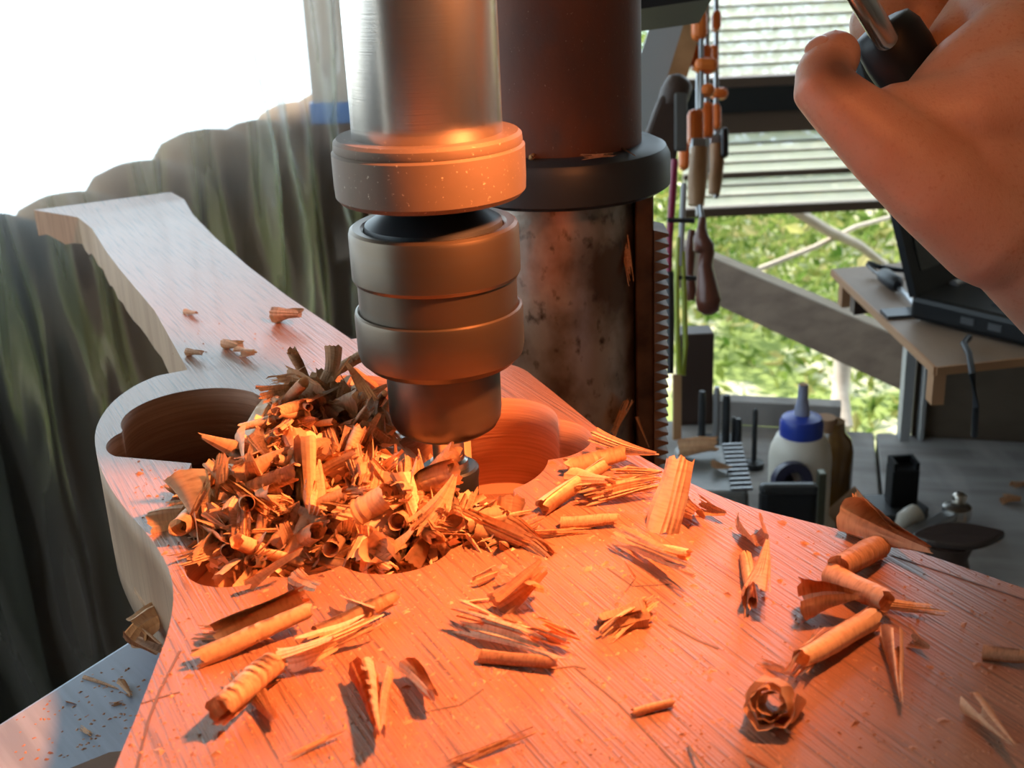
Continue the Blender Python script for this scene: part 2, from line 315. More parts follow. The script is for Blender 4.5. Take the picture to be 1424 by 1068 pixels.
# branches
for nm, a, b, r in (('far_branch', (1130, 345), (1245, 300), 0.006), ('pale_branch', (1150, 320), (1235, 372), 0.012)):
    A, B = atd(*a, 2.6), atd(*b, 2.75)
    MB().tube([A - (B - A) * 0.6, A, A.lerp(B, 0.5) + Vector((0, 0, 0.01)), B, B + (B - A) * 0.5], [r, r, r * 0.9, r * 0.8, r * 0.6], 8).build('garden_branch', M['board_edge'])
    tag(bpy.data.objects['garden_branch' if nm == 'far_branch' else 'garden_branch.001'], 'thin bare branch crossing the garden leaves' if nm == 'far_branch' else 'thick pale branch slanting down near the laptop screen', 'branch')
A = atd(1166, 590, 2.9); B = atd(1172, 505, 2.95)
MB().tube([(A.x, A.y, ZF), A, A.lerp(B, 0.5), B, B + Vector((0.01, 0.02, 0.06))], [0.030, 0.034, 0.020, 0.022, 0.04], 12).build('garden_stake', M['board_edge'], smooth=60)
tag(bpy.data.objects['garden_stake'], 'pale sunlit stake outside behind the amber bottle', 'stake')

# slatted blind and its rails
YB = 1.72
blind = thing('slatted_blind', 'slatted window blind of thin pale slats with dark rails, behind the hand', 'blind', aty(1000, 0, YB))
def hline(y, x0=985, x1=1560): return aty(x0, y, YB), aty(x1, y, YB)
def slab(name, ya, yb, t, mt, dy=0.0, x0=950, x1=1620):
    za = aty(1080, ya, YB).z; zb = aty(1080, yb, YB).z
    xa = aty(x0, ya, YB).x; xb = aty(x1, ya, YB).x
    return MB().box(((xa + xb) / 2, YB + dy, (za + zb) / 2), (xb - xa, t, abs(za - zb))).build(name, mt, blind)
ups = [-120, -105, -90, -75, -60, -45, -30, -14, 6, 22, 39, 55, 71, 88, 103]
lows = [182, 197, 210, 223.5, 238, 255, 269, 284]
for arr in (ups, lows):
    for a, b in zip(arr[:-1], arr[1:]):
        slab('slat', a + 1.2, b - 1.2, 0.004, M['slat'])
    for a in arr[1:-1]:
        slab('slat_edge', a - 1.2, a + 0.9, 0.008, M['slatedge'])
slab('slat_edge', 240 - 1, 244, 0.014, M['brownrail'])
slab('top_rail', 104, 117, 0.03, M['brownrail']); slab('black_valance', 117, 151, 0.05, M['rail']); slab('wooden_valance', 151, 181, 0.035, M['brownrail']); slab('bottom_rail', 284, 296, 0.022, M['brownrail'])

# ------------------------------------------------------------------ bench, brace, shelf, laptop
ZB = -0.34
bench = thing('workbench', 'weathered grey plank workbench under the glue bottle and laptop shelf', 'workbench', (0.55, 1.1, ZB))
bk = [at(960, 586, ZB), at(1424, 613, ZB)]
bdir = (bk[1] - bk[0]).normalized(); bn = Vector((-bdir.y, bdir.x, 0))
wpl = 0.0
edges = [-0.35, -0.012, 0.245, 0.50, 0.80, 1.15]
fwd = (at(1225, 690, ZB) - at(1217, 610, ZB)).normalized()
jx = at(1217, 601, ZB)
for a, b in zip([-0.27, 0.0, 0.24, 0.48], [0.0, 0.24, 0.48, 0.72]):
    p0 = jx + bdir * (a + 0.0015); p1 = jx + bdir * (b - 0.0015); q0 = p0 + fwd * 0.75; q1 = p1 + fwd * 0.75
    tp = [p0, p1, q1, q0]
    MB().hexa([Vector((p.x, p.y, ZB - 0.03)) for p in tp], tp).build('plank', M['bench'], bench, bevel=0.002)
for px in (-0.22, 0.65):
    for py in (0.08, 0.66):
        c = jx + bdir * px + fwd * py
        MB().box((c.x, c.y, (ZB - 0.03 + ZF + 0.02) / 2), (0.07, 0.07, ZB - 0.03 - ZF - 0.02)).build('leg', M['darkboard'], bench)
# upright backing board under the shelf
d0 = 1.30
p0, p1 = at(1258, 606, ZB), at(1440, 617, ZB) + bdir * 0.2
def upright(name, a, b, z0, z1, t, mt, label, cat, bevel=0.001):
    n = Vector((-(b - a).y, (b - a).x, 0)).normalized() * t
    v = [a, b, b + n, a + n]
    o = MB().hexa([(p.x, p.y, z0) for p in v], [(p.x, p.y, z1) for p in v]).build(name, mt, bevel=bevel)
    return tag(o, label, cat)
upright('backing_board', p0 + bdir * 0.006, p1, ZB, -0.1815, 0.02, M['darkboard'], 'dark brown board standing at the bench back under the laptop shelf', 'board')
g0, g1 = at(948, 587, ZB), at(1168, 599, ZB)
gz = (CAM + ray(1060, 555) * ((g0.lerp(g1, 0.5) - CAM).dot(FW))).z
upright('grey_upstand', g0, g1, ZB, gz, 0.02, M['bench'], 'grey weathered board standing on edge behind the drill bits and glue bottle', 'board')
# metal post
po = at(1256, 603, ZB)
post = MB().box((po.x - 0.004, po.y - 0.012, (ZB + -0.175) / 2), (0.010, 0.012, ZB * -1 - 0.175)).box((po.x + 0.012, po.y - 0.014, (ZB + -0.175) / 2), (0.004, 0.012, 0.165)).build('shelf_post', M['palegrey'])
tag(post, 'narrow pale metal post at the lower end of the slanting timber', 'post')
# slanting brace board
DA, DB = 1.50, 1.36
a0, a1 = atd(940, 338, DA), atd(940, 398, DA); b0, b1 = atd(1262, 474, DB), atd(1262, 547, DB)
bd = (b0 - a0).normalized(); back = Vector((0.18, 0.95, 0.0)).normalized() * 0.03
brace = thing('timber_brace', 'grey sawn timber board slanting down behind the glue bottle', 'board', b1)
MB().hexa([a1, b1, b1 + back, a1 + back], [a0, b0, b0 + back, a0 + back]).build('board_face', M['board'], brace)
up = Vector((0, 0, 0.0015))
MB().hexa([a0, b0, b0 + back, a0 + back], [a0 + up, b0 + up, b0 + back + up, a0 + back + up]).build('board_edge', M['board_edge'], brace)  # paler strip paints light falling on the board's top edge
# upright brown post at left of the opening
q = at(958, 605, ZB)
pb = atd(965, 560, 1.30); 
brown = MB().box((pb.x, pb.y, (ZB + atd(965, 445, 1.30).z) / 2), (0.036, 0.03, atd(965, 445, 1.30).z - ZB)).build('brown_upright', M['darkwood'], bevel=0.002)
tag(brown, 'short dark brown upright beside the rack teeth behind the bench tools', 'post')
# shelf
ZS = -0.174
c_far, c_near, c_r = at(1158, 374, ZS), at(1302, 510, ZS), at(1470, 492, ZS)
sx = (c_r - c_near); sx.normalize(); far_r = c_far + sx * 0.42; near_r = c_near + sx * 0.42
shelf = thing('laptop_shelf', 'brown board shelf carrying the black laptop at the frame edge', 'shelf', c_near)
lo = Vector((0, 0, -0.007))
MB().hexa([c_far + lo, c_near + lo, near_r + lo, far_r + lo], [c_far, c_near, near_r, far_r]).build('shelf_board', M['ply'], shelf)
def edge_strip(a, b, name, h=0.007, t=0.002):
    n = Vector(((b - a).y, -(b - a).x, 0)).normalized() * t
    z = Vector((0, 0, -h))
    return MB().hexa([a + z, b + z, b + n * -1 + z, a - n + z], [a, b, b - n, a - n]).build(name, M['plyedge'], shelf)
edge_strip(c_far, c_near, 'shelf_edge', t=-0.002); edge_strip(c_near, near_r, 'shelf_edge', t=-0.002)
for c, hh in ((c_far + sx * 0.012 + (c_near - c_far) * 0.03, 0.03), (c_near + sx * 0.006 - (c_near - c_far) * 0.04, 0.028)):
    MB().box((c.x, c.y, ZS - 0.007 - hh / 2), (0.010, 0.014, hh)).build('batten', M['plyedge'], shelf)
bl = c_far.lerp(c_near, 0.16); MB().hexa([bl + sx * 0.01 + Vector((0, 0, -0.035)), bl + sx * 0.1 + Vector((0, 0, -0.035)), bl + sx * 0.1 + Vector((0, 0.015, -0.035)), bl + sx * 0.01 + Vector((0, 0.015, -0.035))], [bl + sx * 0.01 + lo, bl + sx * 0.1 + lo, bl + sx * 0.1 + Vector((0, 0.015, -0.007)), bl + sx * 0.01 + Vector((0, 0.015, -0.007))]).build('cleat', M['darkwood'], shelf)
# strap bracket over the shelf edge
s0 = at(1224, 434, ZS); s1 = at(1268, 431, ZS)
tag(MB().hexa([s0, s0 + Vector((0.0, -0.022, 0)), s1 + Vector((0, -0.022, 0)), s1], [s0 + Vector((0, 0, 0.003)), s0 + Vector((0.0, -0.022, 0.003)), s1 + Vector((0, -0.022, 0.003)), s1 + Vector((0, 0, 0.003))]).build('metal_strap', M['darkgrey']), 'flat grey metal strap across the shelf edge beside the laptop', 'strap')
# laptop
L0 = at(1263, 447, ZS); L1 = at(1424, 487, ZS)
la = (L1 - L0); la.z = 0; la.normalize(); lb = Vector((-la.y, la.x, 0))
lap = thing('laptop', 'open black laptop on the brown shelf behind the wrist', 'laptop', L0)
def quadbox(o, a, al, b, bl_, z0, z1): return MB().hexa([(p.x, p.y, z0) for p in (o, o + a * al, o + a * al + b * bl_, o + b * bl_)], [(p.x, p.y, z1) for p in (o, o + a * al, o + a * al + b * bl_, o + b * bl_)])
quadbox(L0, la, 0.235, lb, 0.33, ZS + 0.002, ZS + 0.024).build('base', M['plastic_black'], lap, bevel=0.005)
for i in range(5):
    for j in range(12):
        quadbox(L0 + la * (0.065 + i * 0.017) + lb * (0.02 + j * 0.0245), la, 0.0145, lb, 0.0215, ZS + 0.0235, ZS + 0.0262).build('key', M['key'], lap)
quadbox(L0 + la * 0.165 + lb * 0.11, la, 0.05, lb, 0.09, ZS + 0.0235, ZS + 0.0248).build('touchpad', M['key'], lap)
tl = atd(1228, 288, (L0 - CAM).dot(FW) - 0.02)
sv = (tl - (L0 + Vector((0, 0, 0.024)))); sv = sv - lb * sv.dot(lb); sl = 0.215; sv.normalize()
sn = lb.cross(sv).normalized() * 0.007
h0 = L0 + la * 0.006 + Vector((0, 0, 0.024))
hv = [h0, h0 + lb * 0.33, h0 + lb * 0.33 + sv * sl, h0 + sv * sl]
MB().hexa([p - sn for p in hv], hv).build('lid', M['plastic_black'], lap)
inn = [h0 + lb * 0.014 + sv * 0.02, h0 + lb * 0.316 + sv * 0.02, h0 + lb * 0.316 + sv * (sl - 0.014), h0 + lb * 0.014 + sv * (sl - 0.014)]
sg = 1 if (sn.dot(la) > 0) else -1
MB().hexa(inn, [p + sn.normalized() * 0.0008 * 1 for p in inn]).build('screen', M['screen'], lap)
MB().tube([h0 + lb * 0.05 + la * 0.004, h0 + lb * 0.12 + la * 0.004], 0.0045, 10).build('hinge', M['grey'], lap, smooth=60)
for k in (0.05, 0.075):
    c = L0 + la * k + Vector((0, 0, 0.013)); quadbox(c - lb * 0.0007, la, 0.012, lb, 0.002, c.z - 0.003, c.z + 0.003).build('port', M['darkgrey'], lap)
# cords
c1 = [at(1205, 366, ZS + 0.012), at(1215, 376, ZS + 0.006), at(1228, 385, ZS + 0.005), at(1243, 393, ZS + 0.006), at(1262, 412, ZS + 0.006), at(1275, 428, ZS + 0.012)]
cord = thing('power_cord', 'grey laptop power cord with a black bead lying on the shelf', 'cord', c1[0])
MB().tube(c1, 0.0022, 8).build('cable', M['grey'], cord, smooth=60)
MB().tube([at(1228, 381, ZS + 0.009), at(1230, 383, ZS + 0.009), at(1246, 395, ZS + 0.009), at(1248, 397, ZS + 0.009)], [0.004, 0.0075, 0.0075, 0.004], 12).build('ferrite_bead', M['cable'], cord, smooth=50)
tag(MB().tube([at(1207, 365, ZS + 0.012), at(1222, 371, ZS + 0.01), at(1245, 375, ZS + 0.006), at(1280, 378, ZS + 0.004)], 0.0025, 8).build('charging_lead', M['cable'], smooth=60), 'thin black cord running behind the laptop screen', 'cord')
kk = at(1344, 476, ZS + 0.01); dk = (kk - CAM).dot(FW)
tag(MB().tube([kk + la * -0.005 + lb * 0.012, kk - lb * 0.004, atd(1348, 492, dk - 0.02), atd(1352, 520, dk - 0.035), atd(1357, 565, dk - 0.03), atd(1355, 606, dk - 0.01)], 0.0027, 8).build('hanging_cable', M['cable'], smooth=60), 'black cable hanging from the laptop side down past the shelf', 'cable')

# things on the bench
def zpx(P, y):      # height on the upright line through P that shows at photo row y
    v0 = Vector((P.x, P.y, 0)) - Vector(CAM); k = -(y - H / 2) / F
    return (k * v0.dot(FW) - v0.dot(UP)) / (UP.z - k * FW.z)
def pxm(d): return F / d
g = at(1108, 735, ZB); gd = (g - CAM).dot(FW); u = gd / F
glue = thing('glue_bottle', 'white glue bottle with a blue cap and pointed nozzle on the bench', 'bottle', g)
zt = lambda y: zpx(g, y)
zz = [zt(618) , zt(600), zt(592)]
MB().lathe([(0.030, ZB), (0.033, ZB + 0.005), (42 * u, ZB + 0.012), (42 * u, zt(634)), (40 * u, zt(622)), (33 * u, zt(606)), (27 * u, zt(602))], 40, (g.x, g.y, 0)).build('bottle', M['glue'], glue, smooth=40)
MB().lathe([(28.5 * u, zt(606)), (29 * u, zt(604)), (29 * u, zt(586)), (26 * u, zt(580)), (12 * u, zt(576))], 40, (g.x, g.y, 0)).build('cap', M['blue'], glue, smooth=35)
MB().lathe([(11 * u, zt(578)), (9.5 * u, zt(565)), (7 * u, zt(555)), (6.5 * u, zt(535))], 24, (g.x, g.y, 0)).build('nozzle', M['nozzle'], glue, smooth=40)
MB().lathe([(6.6 * u, zt(543)), (5.5 * u, zt(534))], 20, (g.x, g.y, 0)).build('nozzle_tip', M['cardboard'], glue, smooth=40)
a = at(1160, 700, ZB); ad = (a - CAM).dot(FW); ua = ad / F; za = lambda y: zpx(a, y)
amb = thing('amber_bottle', 'brown amber bottle with a pale cap behind the white glue bottle', 'bottle', a)
MB().lathe([(26 * ua, ZB), (28 * ua, ZB + 0.005), (28 * ua, za(625)), (24 * ua, za(610)), (15 * ua, za(600)), (14 * ua, za(585))], 36, (a.x - 0.004, a.y, 0)).build('bottle', M['amber'], amb, smooth=40)
MB().lathe([(15.5 * ua, za(596)), (15.5 * ua, za(582)), (14 * ua, za(579))], 30, (a.x - 0.012, a.y, 0)).build('cap', M['cardboard'], amb, smooth=40)
# small bottle label / tape roll leaning on the glue bottle
t0 = atd(1100, 668, gd - 0.07)
rl = MB()
ax = Vector((0.1, -1, 0.25)).normalized()
prof = []
tag(MB().lathe([(0.009, -0.006), (0.0165, -0.006), (0.018, 0), (0.0165, 0.006), (0.009, 0.006), (0.009, -0.006)], 30, atd(1101, 670, gd - 0.05), ax).build('tape_roll', mat('dark_blue_tape', (0.03, 0.03, 0.07), 0.4), smooth=40), 'dark blue tape roll leaning on the white glue bottle', 'tape roll')
tr = bpy.data.objects['tape_roll']
# grey clear-sided tray with ribs
def bench_box(name, px0, px1, ytop, ybase, depth, mt, label, cat, dz=0):
    b0_, b1_ = at(px0, ybase, ZB), at(px1, ybase, ZB); n = Vector((-(b1_ - b0_).y, (b1_ - b0_).x, 0)).normalized() * depth
    dd = (b0_ - CAM).dot(FW); zt_ = zpx(b0_, ytop)
    v = [b0_, b1_, b1_ + n, b0_ + n]
    return v, zt_
v, zt_ = bench_box('parts_tray', 945, 1040, 685, 760, 0.10, None, '', '')
tray_z = zt_
tray = thing('parts_tray', 'dusty grey ribbed box lid with shavings on it beside the glue bottle', 'box', v[0])
MB().hexa([(p.x, p.y, ZB) for p in v], [(p.x, p.y, zt_) for p in v]).build('box_body', mat('dusty_grey_lid', (0.13, 0.14, 0.14), 0.35, noise=[((30, 30, 30), (0.24, 0.22, 0.20), 0.45, 0.7, 0)]), tray, bevel=0.004)
for k in range(11):
    c = v[1].lerp(v[2], (k + 0.5) / 11); e = (v[1] - v[0]).normalized()
    MB().box((c.x - e.x * 0.006, c.y - e.y * 0.006, zt_ + 0.001), (0.018, 0.0022, 0.003)).build('rib', M['grey'], tray)
v2, z2 = bench_box('', 1052, 1132, 682, 822, 0.012, None, '', '')
holder = thing('black_case', 'black plastic case standing in front of the white glue bottle', 'case', v2[0])
MB().hexa([(p.x, p.y, ZB) for p in v2], [(p.x, p.y, z2) for p in v2]).build('case_body', M['plastic_black'], holder, bevel=0.006)
MB().hexa([(p.x, p.y, z2 - 0.006) for p in v2], [(p.x, p.y, z2 + 0.003) for p in v2]).build('lid', mat('dark_grey_lid', (0.02, 0.023, 0.026), 0.4), holder, bevel=0.004)
cl = atd(1141, 690, (v2[1] - CAM).dot(FW) + 0.01)
tag(MB().box((cl.x, cl.y, (cl.z + 0.022 + ZB) / 2), (0.006, 0.01, cl.z + 0.022 - ZB)).build('metal_clip', mat('dull_brass', (0.10, 0.10, 0.07), 0.4, 0.6), bevel=0.001), 'upright dull metal clip between black case and glue bottle', 'clip')
# row of upright bits in a stand
q0 = at(975, 660, ZB)
bs = thing('bit_stand', 'dark stand holding upright drill bits behind the grey box lid', 'tool stand', q0)
sq, sz = bench_box('', 972, 1028, 630, 648, 0.05, None, '', '')
MB().hexa([(p.x, p.y, ZB) for p in sq], [(p.x, p.y, sz) for p in sq]).build('stand_block', M['blackmetal'], bs, bevel=0.002)
for x, yt, r, mt in ((977, 544, 5.0, 'blackmetal'), (998, 538, 4.5, 'grey'), (1012, 549, 5.5, 'blackmetal'), (1030, 582, 5, 'blackmetal'), (1023, 580, 3, 'blackmetal')):
    bp_ = sq[0].lerp(sq[1], min(1, max(0, (x - 972) / 58))) + (sq[3] - sq[0]) * 0.4; dd = (bp_ - CAM).dot(FW); top = Vector((0, 0, zpx(bp_, yt)))
    rr = r * dd / F
    MB().lathe([(rr, ZB + 0.01), (rr, top.z - 0.004), (rr * 0.8, top.z - 0.002), (rr * 0.8, top.z)], 14, (bp_.x, bp_.y, 0)).build('bit', M[mt], bs, smooth=40)
nd = at(1048, 650, ZB); ndd = (nd - CAM).dot(FW)
tag(MB().lathe([(0.010, ZB), (0.010, ZB + 0.006), (0.0026, ZB + 0.008), (0.0026, zpx(nd, 572)), (0.001, zpx(nd, 568))], 14, (nd.x, nd.y, 0)).build('scriber', M['blackmetal'], smooth=40), 'thin black scriber standing between bit stand and glue bottle', 'scriber')
# cardboard piece
cp = [at(1140, 725, ZB), at(1188, 680, ZB + 0.03), at(1215, 712, ZB + 0.02), at(1190, 745, ZB)]
for p in cp: p.z = max(p.z, ZB + 0.002)
tag(MB().hexa(cp, [p + Vector((0, 0, 0.003)) for p in cp]).build('sandpaper_piece', M['cardboard']), 'tan piece of folded sandpaper at the foot of the glue bottle', 'sandpaper')
# black square clamp stand
kb = at(1243, 712, ZB); kd = (kb - CAM).dot(FW); uk = kd / F
st = thing('battery_stand', 'black square socket block standing upright on a dark grey base plate', 'tool part', kb)
MB().prism([(kb.x + x * uk, kb.y + y * uk * 1.3) for x, y in ((-42, -26), (30, -30), (44, -10), (30, 25), (-36, 26), (-44, 10))], ZB, ZB + 0.008).build('base_plate', mat('dark_grey_plate', (0.06, 0.068, 0.078), 0.4), st, bevel=0.002)
zk = zpx(kb, 650); kx = atd(1252, 700, kd); 
MB().box((kx.x, kx.y, (ZB + 0.008 + zk) / 2), (37 * uk, 34 * uk, zk - ZB - 0.008)).build('socket_block', M['plastic_black'], st, bevel=0.002)
for sx_ in (-1, 1): MB().box((kx.x + sx_ * 15 * uk, kx.y, zk + 0.003), (5 * uk, 30 * uk, 0.007)).build('rim', M['plastic_black'], st)
MB().box((kx.x, kx.y + 13 * uk, zk + 0.003), (26 * uk, 5 * uk, 0.007)).build('rim', M['plastic_black'], st)
# spanner and small plane / spoke tool
w0, w1 = at(1268, 748, ZB + 0.012), at(1330, 716, ZB + 0.012)
wr = thing('spanner', 'dull grey steel spanner with a bright end lying past the body edge', 'spanner', w0)
wd_ = (w1 - w0).normalized(); wn = Vector((-wd_.y, wd_.x, 0))
e0 = w0 - wd_ * 0.05
MB().hexa([e0 - wn * 0.008, w1 - wn * 0.007, w1 + wn * 0.007, e0 + wn * 0.008], [p + Vector((0, 0, 0.006)) for p in (e0 - wn * 0.008, w1 - wn * 0.007, w1 + wn * 0.007, e0 + wn * 0.008)]).build('shaft', M['grey'], wr, bevel=0.002)
MB().lathe([(0.012, -0.004), (0.0125, 0), (0.012, 0.006), (0.006, 0.008)], 20, w1 + Vector((0, 0, 0.002))).build('spanner_head', M['steel'], wr, smooth=40)
MB().lathe([(0.006, 0.0), (0.0065, 0.004), (0.003, 0.007)], 16, w1 + Vector((0.006, 0.012, 0.008))).build('ball_end', M['bitsteel'], wr, smooth=60)
pw = at(1268, 722, ZB + 0.004)
tag(MB().tube([at(1248, 735, ZB + 0.012), at(1258, 722, ZB + 0.02), at(1270, 714, ZB + 0.022), at(1280, 720, ZB + 0.012)], [0.004, 0.008, 0.008, 0.004], 10).build('pale_scrap', M['glue'], smooth=60), 'crumpled white scrap lying beside the spanner', 'scrap')
dh = at(1330, 772, ZB + 0.02); dd_ = (dh - CAM).dot(FW); ud = dd_ / F
dm = thing('dark_dish', 'dark brown flared wooden stand with a glossy pointed top past the body edge', 'turned stand', (dh.x, dh.y, ZB))
ell = [(math.cos(t), math.sin(t)) for t in np.linspace(0, 2 * PI, 36, endpoint=False)]
def leaf_outline(k, sc): return [(dh.x + (k[0] * 66 * sc * (1 if k[0] > 0 else 0.9)) * ud, dh.y + k[1] * 26 * sc * ud * (1 - 0.55 * abs(k[0]) ** 2)) for k in ell] if False else [(dh.x + e[0] * 64 * sc * ud, dh.y + e[1] * 34 * sc * ud * (1 - 0.5 * e[0] ** 2)) for e in ell]
MB().prism(leaf_outline(0, 1), ZB + 0.034, ZB + 0.040).build('top', mat('gloss_dark_brown', (0.05, 0.035, 0.032), 0.2), dm, bevel=0.002)
MB().lathe([(42 * ud, ZB), (34 * ud, ZB + 0.006), (28 * ud, ZB + 0.02), (36 * ud, ZB + 0.034)], 30, (dh.x - 14 * ud, dh.y, 0)).build('foot', M['darkwood'], dm, smooth=50)

# ------------------------------------------------------------------ hanging tools
HD = 1.18
st_a, st_b = atd(966, -40, HD), atd(880, 235, HD - 0.1)
ts = thing('wall_stud', 'pale sloping timber stud behind the hanging clamps', 'timber', st_b)
axd = (st_b - st_a).normalized(); side = RT * 0.026; bk_ = FW * 0.03
MB().hexa([st_a - side, st_b - side, st_b + side * 0.2, st_a + side * 0.2], [p + bk_ for p in (st_a - side, st_b - side, st_b + side * 0.2, st_a + side * 0.2)]).build('stud_face', M['palegrey'], ts)
MB().hexa([st_a + side * 0.2, st_b + side * 0.2, st_b + side * 0.9, st_a + side * 0.9], [p + bk_ for p in (st_a + side * 0.2, st_b + side * 0.2, st_b + side * 0.9, st_a + side * 0.9)]).build('stud_edge', M['handle'], ts)
rail_a, rail_b = atd(905, -30, 1.02), atd(1010, -30, 1.36)
tag(MB().hexa([rail_a, rail_b, rail_b + Vector((0.02, 0, 0)), rail_a + Vector((0.02, 0, 0))], [p + Vector((0, 0, 0.03)) for p in (rail_a, rail_b, rail_b + Vector((0.02, 0, 0)), rail_a + Vector((0.02, 0, 0)))]).build('tool_rail', M['darkwood']), 'dark wooden rail above the frame from which clamps hang', 'rail')
def vbar(x0, y0, x1, y1, d, r, name, mt, par=None, n=10, flat=None):
    return MB().tube([atd(x0, y0, d), atd(x1, y1, d)], r, n).build(name, mt, par, smooth=60)
def boxpx(x0, y0, x1, y1, d, t, name, mt, par=None, bevel=0.003):
    A = atd(x0, y0, d); Bc = atd(x1, y0, d); Cc = atd(x1, y1, d); Dd = atd(x0, y1, d); k = FW * t
    return MB().hexa([Dd, Cc, Cc + k, Dd + k], [A, Bc, Bc + k, A + k]).build(name, mt, par, bevel=bevel)
def lathe_px(pts, d, name, mt, par=None):   # pts (x, y, r px) along an axis
    return MB().tube([atd(x, y, d) for x, y, r in pts], [r * d / F for x, y, r in pts], 18).build(name, mt, par, smooth=60)
def clamp(label, d, bx, by0, by1, jaws, hpts, hm):
    c = thing('bar_clamp', label, 'clamp', atd(bx, by1, d), 'bar clamps hanging by the window')
    boxpx(bx - 3, by0, bx + 3, by1, d, 0.008, 'bar', M['grey'], c, 0.001)
    for (x0, y0, x1, y1) in jaws: boxpx(x0, y0, x1, y1, d - 0.004, 0.018, 'jaw', M['orange'], c, 0.005)
    if hpts:
        lathe_px(hpts, d - 0.006, 'handle', hm, c)
        x, y, r = hpts[0]; boxpx(x - r * 0.9, y - 14, x + r * 0.9, y + 2, d - 0.01, 0.014, 'ferrule', M['grey'], c, 0.002)
    return c
clamp('orange bar clamp with a long blond wooden handle, nearest the column', 1.16, 972, -20, 300, [(942, 58, 968, 88), (963, 60, 992, 95), (958, 150, 980, 200)], [(973, 205, 12), (972, 225, 13), (970, 250, 13.5), (968, 286, 11)], M['handle'])
clamp('orange bar clamp with a shorter blond handle, nearest the window', 1.24, 997, -20, 275, [(985, 60, 1000, 96), (990, 120, 1014, 135), (990, 142, 1004, 180)], [(995, 200, 9), (997, 225, 10.5), (995, 250, 10), (993, 270, 8)], M['handle'])
clamp('orange bar clamp hanging highest with its jaws at the frame top', 1.10, 976, -40, 150, [(964, 12, 985, 52), (968, 78, 1000, 98), (976, 114, 996, 132)], None, None)
clamp('orange bar clamp with red-orange jaw block in the middle of the bunch', 1.20, 984, -30, 240, [(992, 12, 1004, 40), (974, 140, 994, 190), (946, 190, 960, 235)], None, None)
bb = thing('black_bracket', 'small black bracket plate hanging beside the shorter clamp handle', 'bracket', atd(1008, 218, 1.22))
boxpx(1004, 176, 1014, 218, 1.22, 0.012, 'plate', M['blackmetal'], bb)
# dark mallet / saw handle behind the collar
ml = thing('dark_mallet', 'dark wooden mallet with a round top hanging behind the black column ring', 'mallet', atd(925, 230, 1.05))
lathe_px([(950, 108, 10), (946, 114, 19), (938, 132, 21), (930, 150, 18)], 1.05, 'mallet_head', M['darkwood'], ml)
A = [atd(x, y, 1.04) for x, y in ((918, 130), (958, 132), (940, 228), (896, 190))]
MB().hexa(A, [p + FW * 0.03 for p in A]).build('mallet_cheek', M['darkwood'], ml, bevel=0.004)
boxpx(938, 128, 956, 210, 1.035, 0.004, 'steel_face', mat('dark_tool_grey', (0.10, 0.095, 0.09), 0.5), ml)
sc1 = thing('magenta_screwdriver', 'long magenta handled tool hanging beside the rack teeth', 'screwdriver', atd(932, 380, 0.98))
lathe_px([(938, 222, 5), (936, 260, 5.5), (931, 330, 5), (930, 378, 4.5)], 0.98, 'handle', M['magenta'], sc1)
lathe_px([(931, 378, 6), (932, 440, 6), (932, 520, 5)], 0.98, 'grip', M['blackmetal'], sc1)
sc2 = thing('grey_rod', 'slim pale grey rod hanging between magenta tool and pliers', 'rod', atd(948, 370, 1.0))
lathe_px([(951, 255, 4), (949, 300, 4.5), (946, 370, 3.5)], 1.0, 'rod', M['palegrey'], sc2)
lp = [(944, 330), (941, 400), (942, 470), (945, 520), (950, 522), (953, 480), (952, 420), (949, 350)]
tag(MB().tube([atd(x, y, 1.0) for x, y in lp], 0.0022, 8).build('green_loop', M['green'], smooth=60), 'lime green wire loop hanging beside the rack', 'loop')
pl = thing('turned_handle_tool', 'dark red turned wooden handle hanging tip down before the window', 'awl', atd(985, 435, 1.08))
lathe_px([(977, 302, 5), (976, 318, 7), (975, 330, 11), (979, 345, 15), (983, 352, 11), (981, 370, 10), (983, 395, 14), (985, 418, 18), (985, 432, 15), (985, 438, 6)], 1.08, 'handle', M['redhandle'], pl)
lathe_px([(974, 285, 3), (976, 304, 3.5)], 1.08, 'shank', M['grey'], pl)
pl2 = thing('small_turned_handle', 'second dark red handle half hidden behind the larger turned one', 'awl', atd(962, 418, 1.12))
lathe_px([(962, 320, 5), (960, 350, 8), (958, 380, 7), (960, 405, 9), (961, 418, 5)], 1.12, 'handle', M['redhandle'], pl2)
for y, x0, x1, d in ((306, 928, 966, 0.97), (386, 942, 968, 1.0)):
    pg = vbar(x0, y, x1, y + 1, d, 0.002, 'hook_peg', M['blackmetal']); tag(pg, 'black peg crossing the magenta tool high up' if y == 306 else 'lower black peg beside the dark red turned handle', 'peg')
wd2 = thing('wooden_rule', 'thin blond wooden strip hanging beside the column rack', 'strip', atd(912, 350, 0.9))
boxpx(936, 520, 948, 612, 1.1, 0.006, 'strip', M['handle'], wd2, 0.001)
# brown post and its blue tape behind the sheet, near the quill
bp0 = atd(452, 300, 1.95)
pst = thing('brown_gate_post', 'brown post with a blue band seen through the plastic sheet beside the quill', 'post', (bp0.x, bp0.y, ZF))
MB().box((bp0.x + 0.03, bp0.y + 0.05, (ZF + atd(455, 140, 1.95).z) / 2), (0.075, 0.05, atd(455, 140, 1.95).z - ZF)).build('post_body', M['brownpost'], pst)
zq_ = atd(455, 140, 1.95).z; MB().box((bp0.x + 0.03, bp0.y + 0.05, (zq_ + 1.25) / 2), (0.072, 0.05, 1.25 - zq_)).build('upper_post', M['hazepost'], pst)  # upper length of the brown post, paled to paint haze
zb_ = atd(455, 168, 1.95).z; za_ = atd(455, 138, 1.95).z
MB().box((bp0.x + 0.03, bp0.y + 0.05, (za_ + zb_) / 2), (0.081, 0.056, za_ - zb_)).build('blue_band', M['bluetape'], pst)
bp1 = atd(470, 330, 1.7)

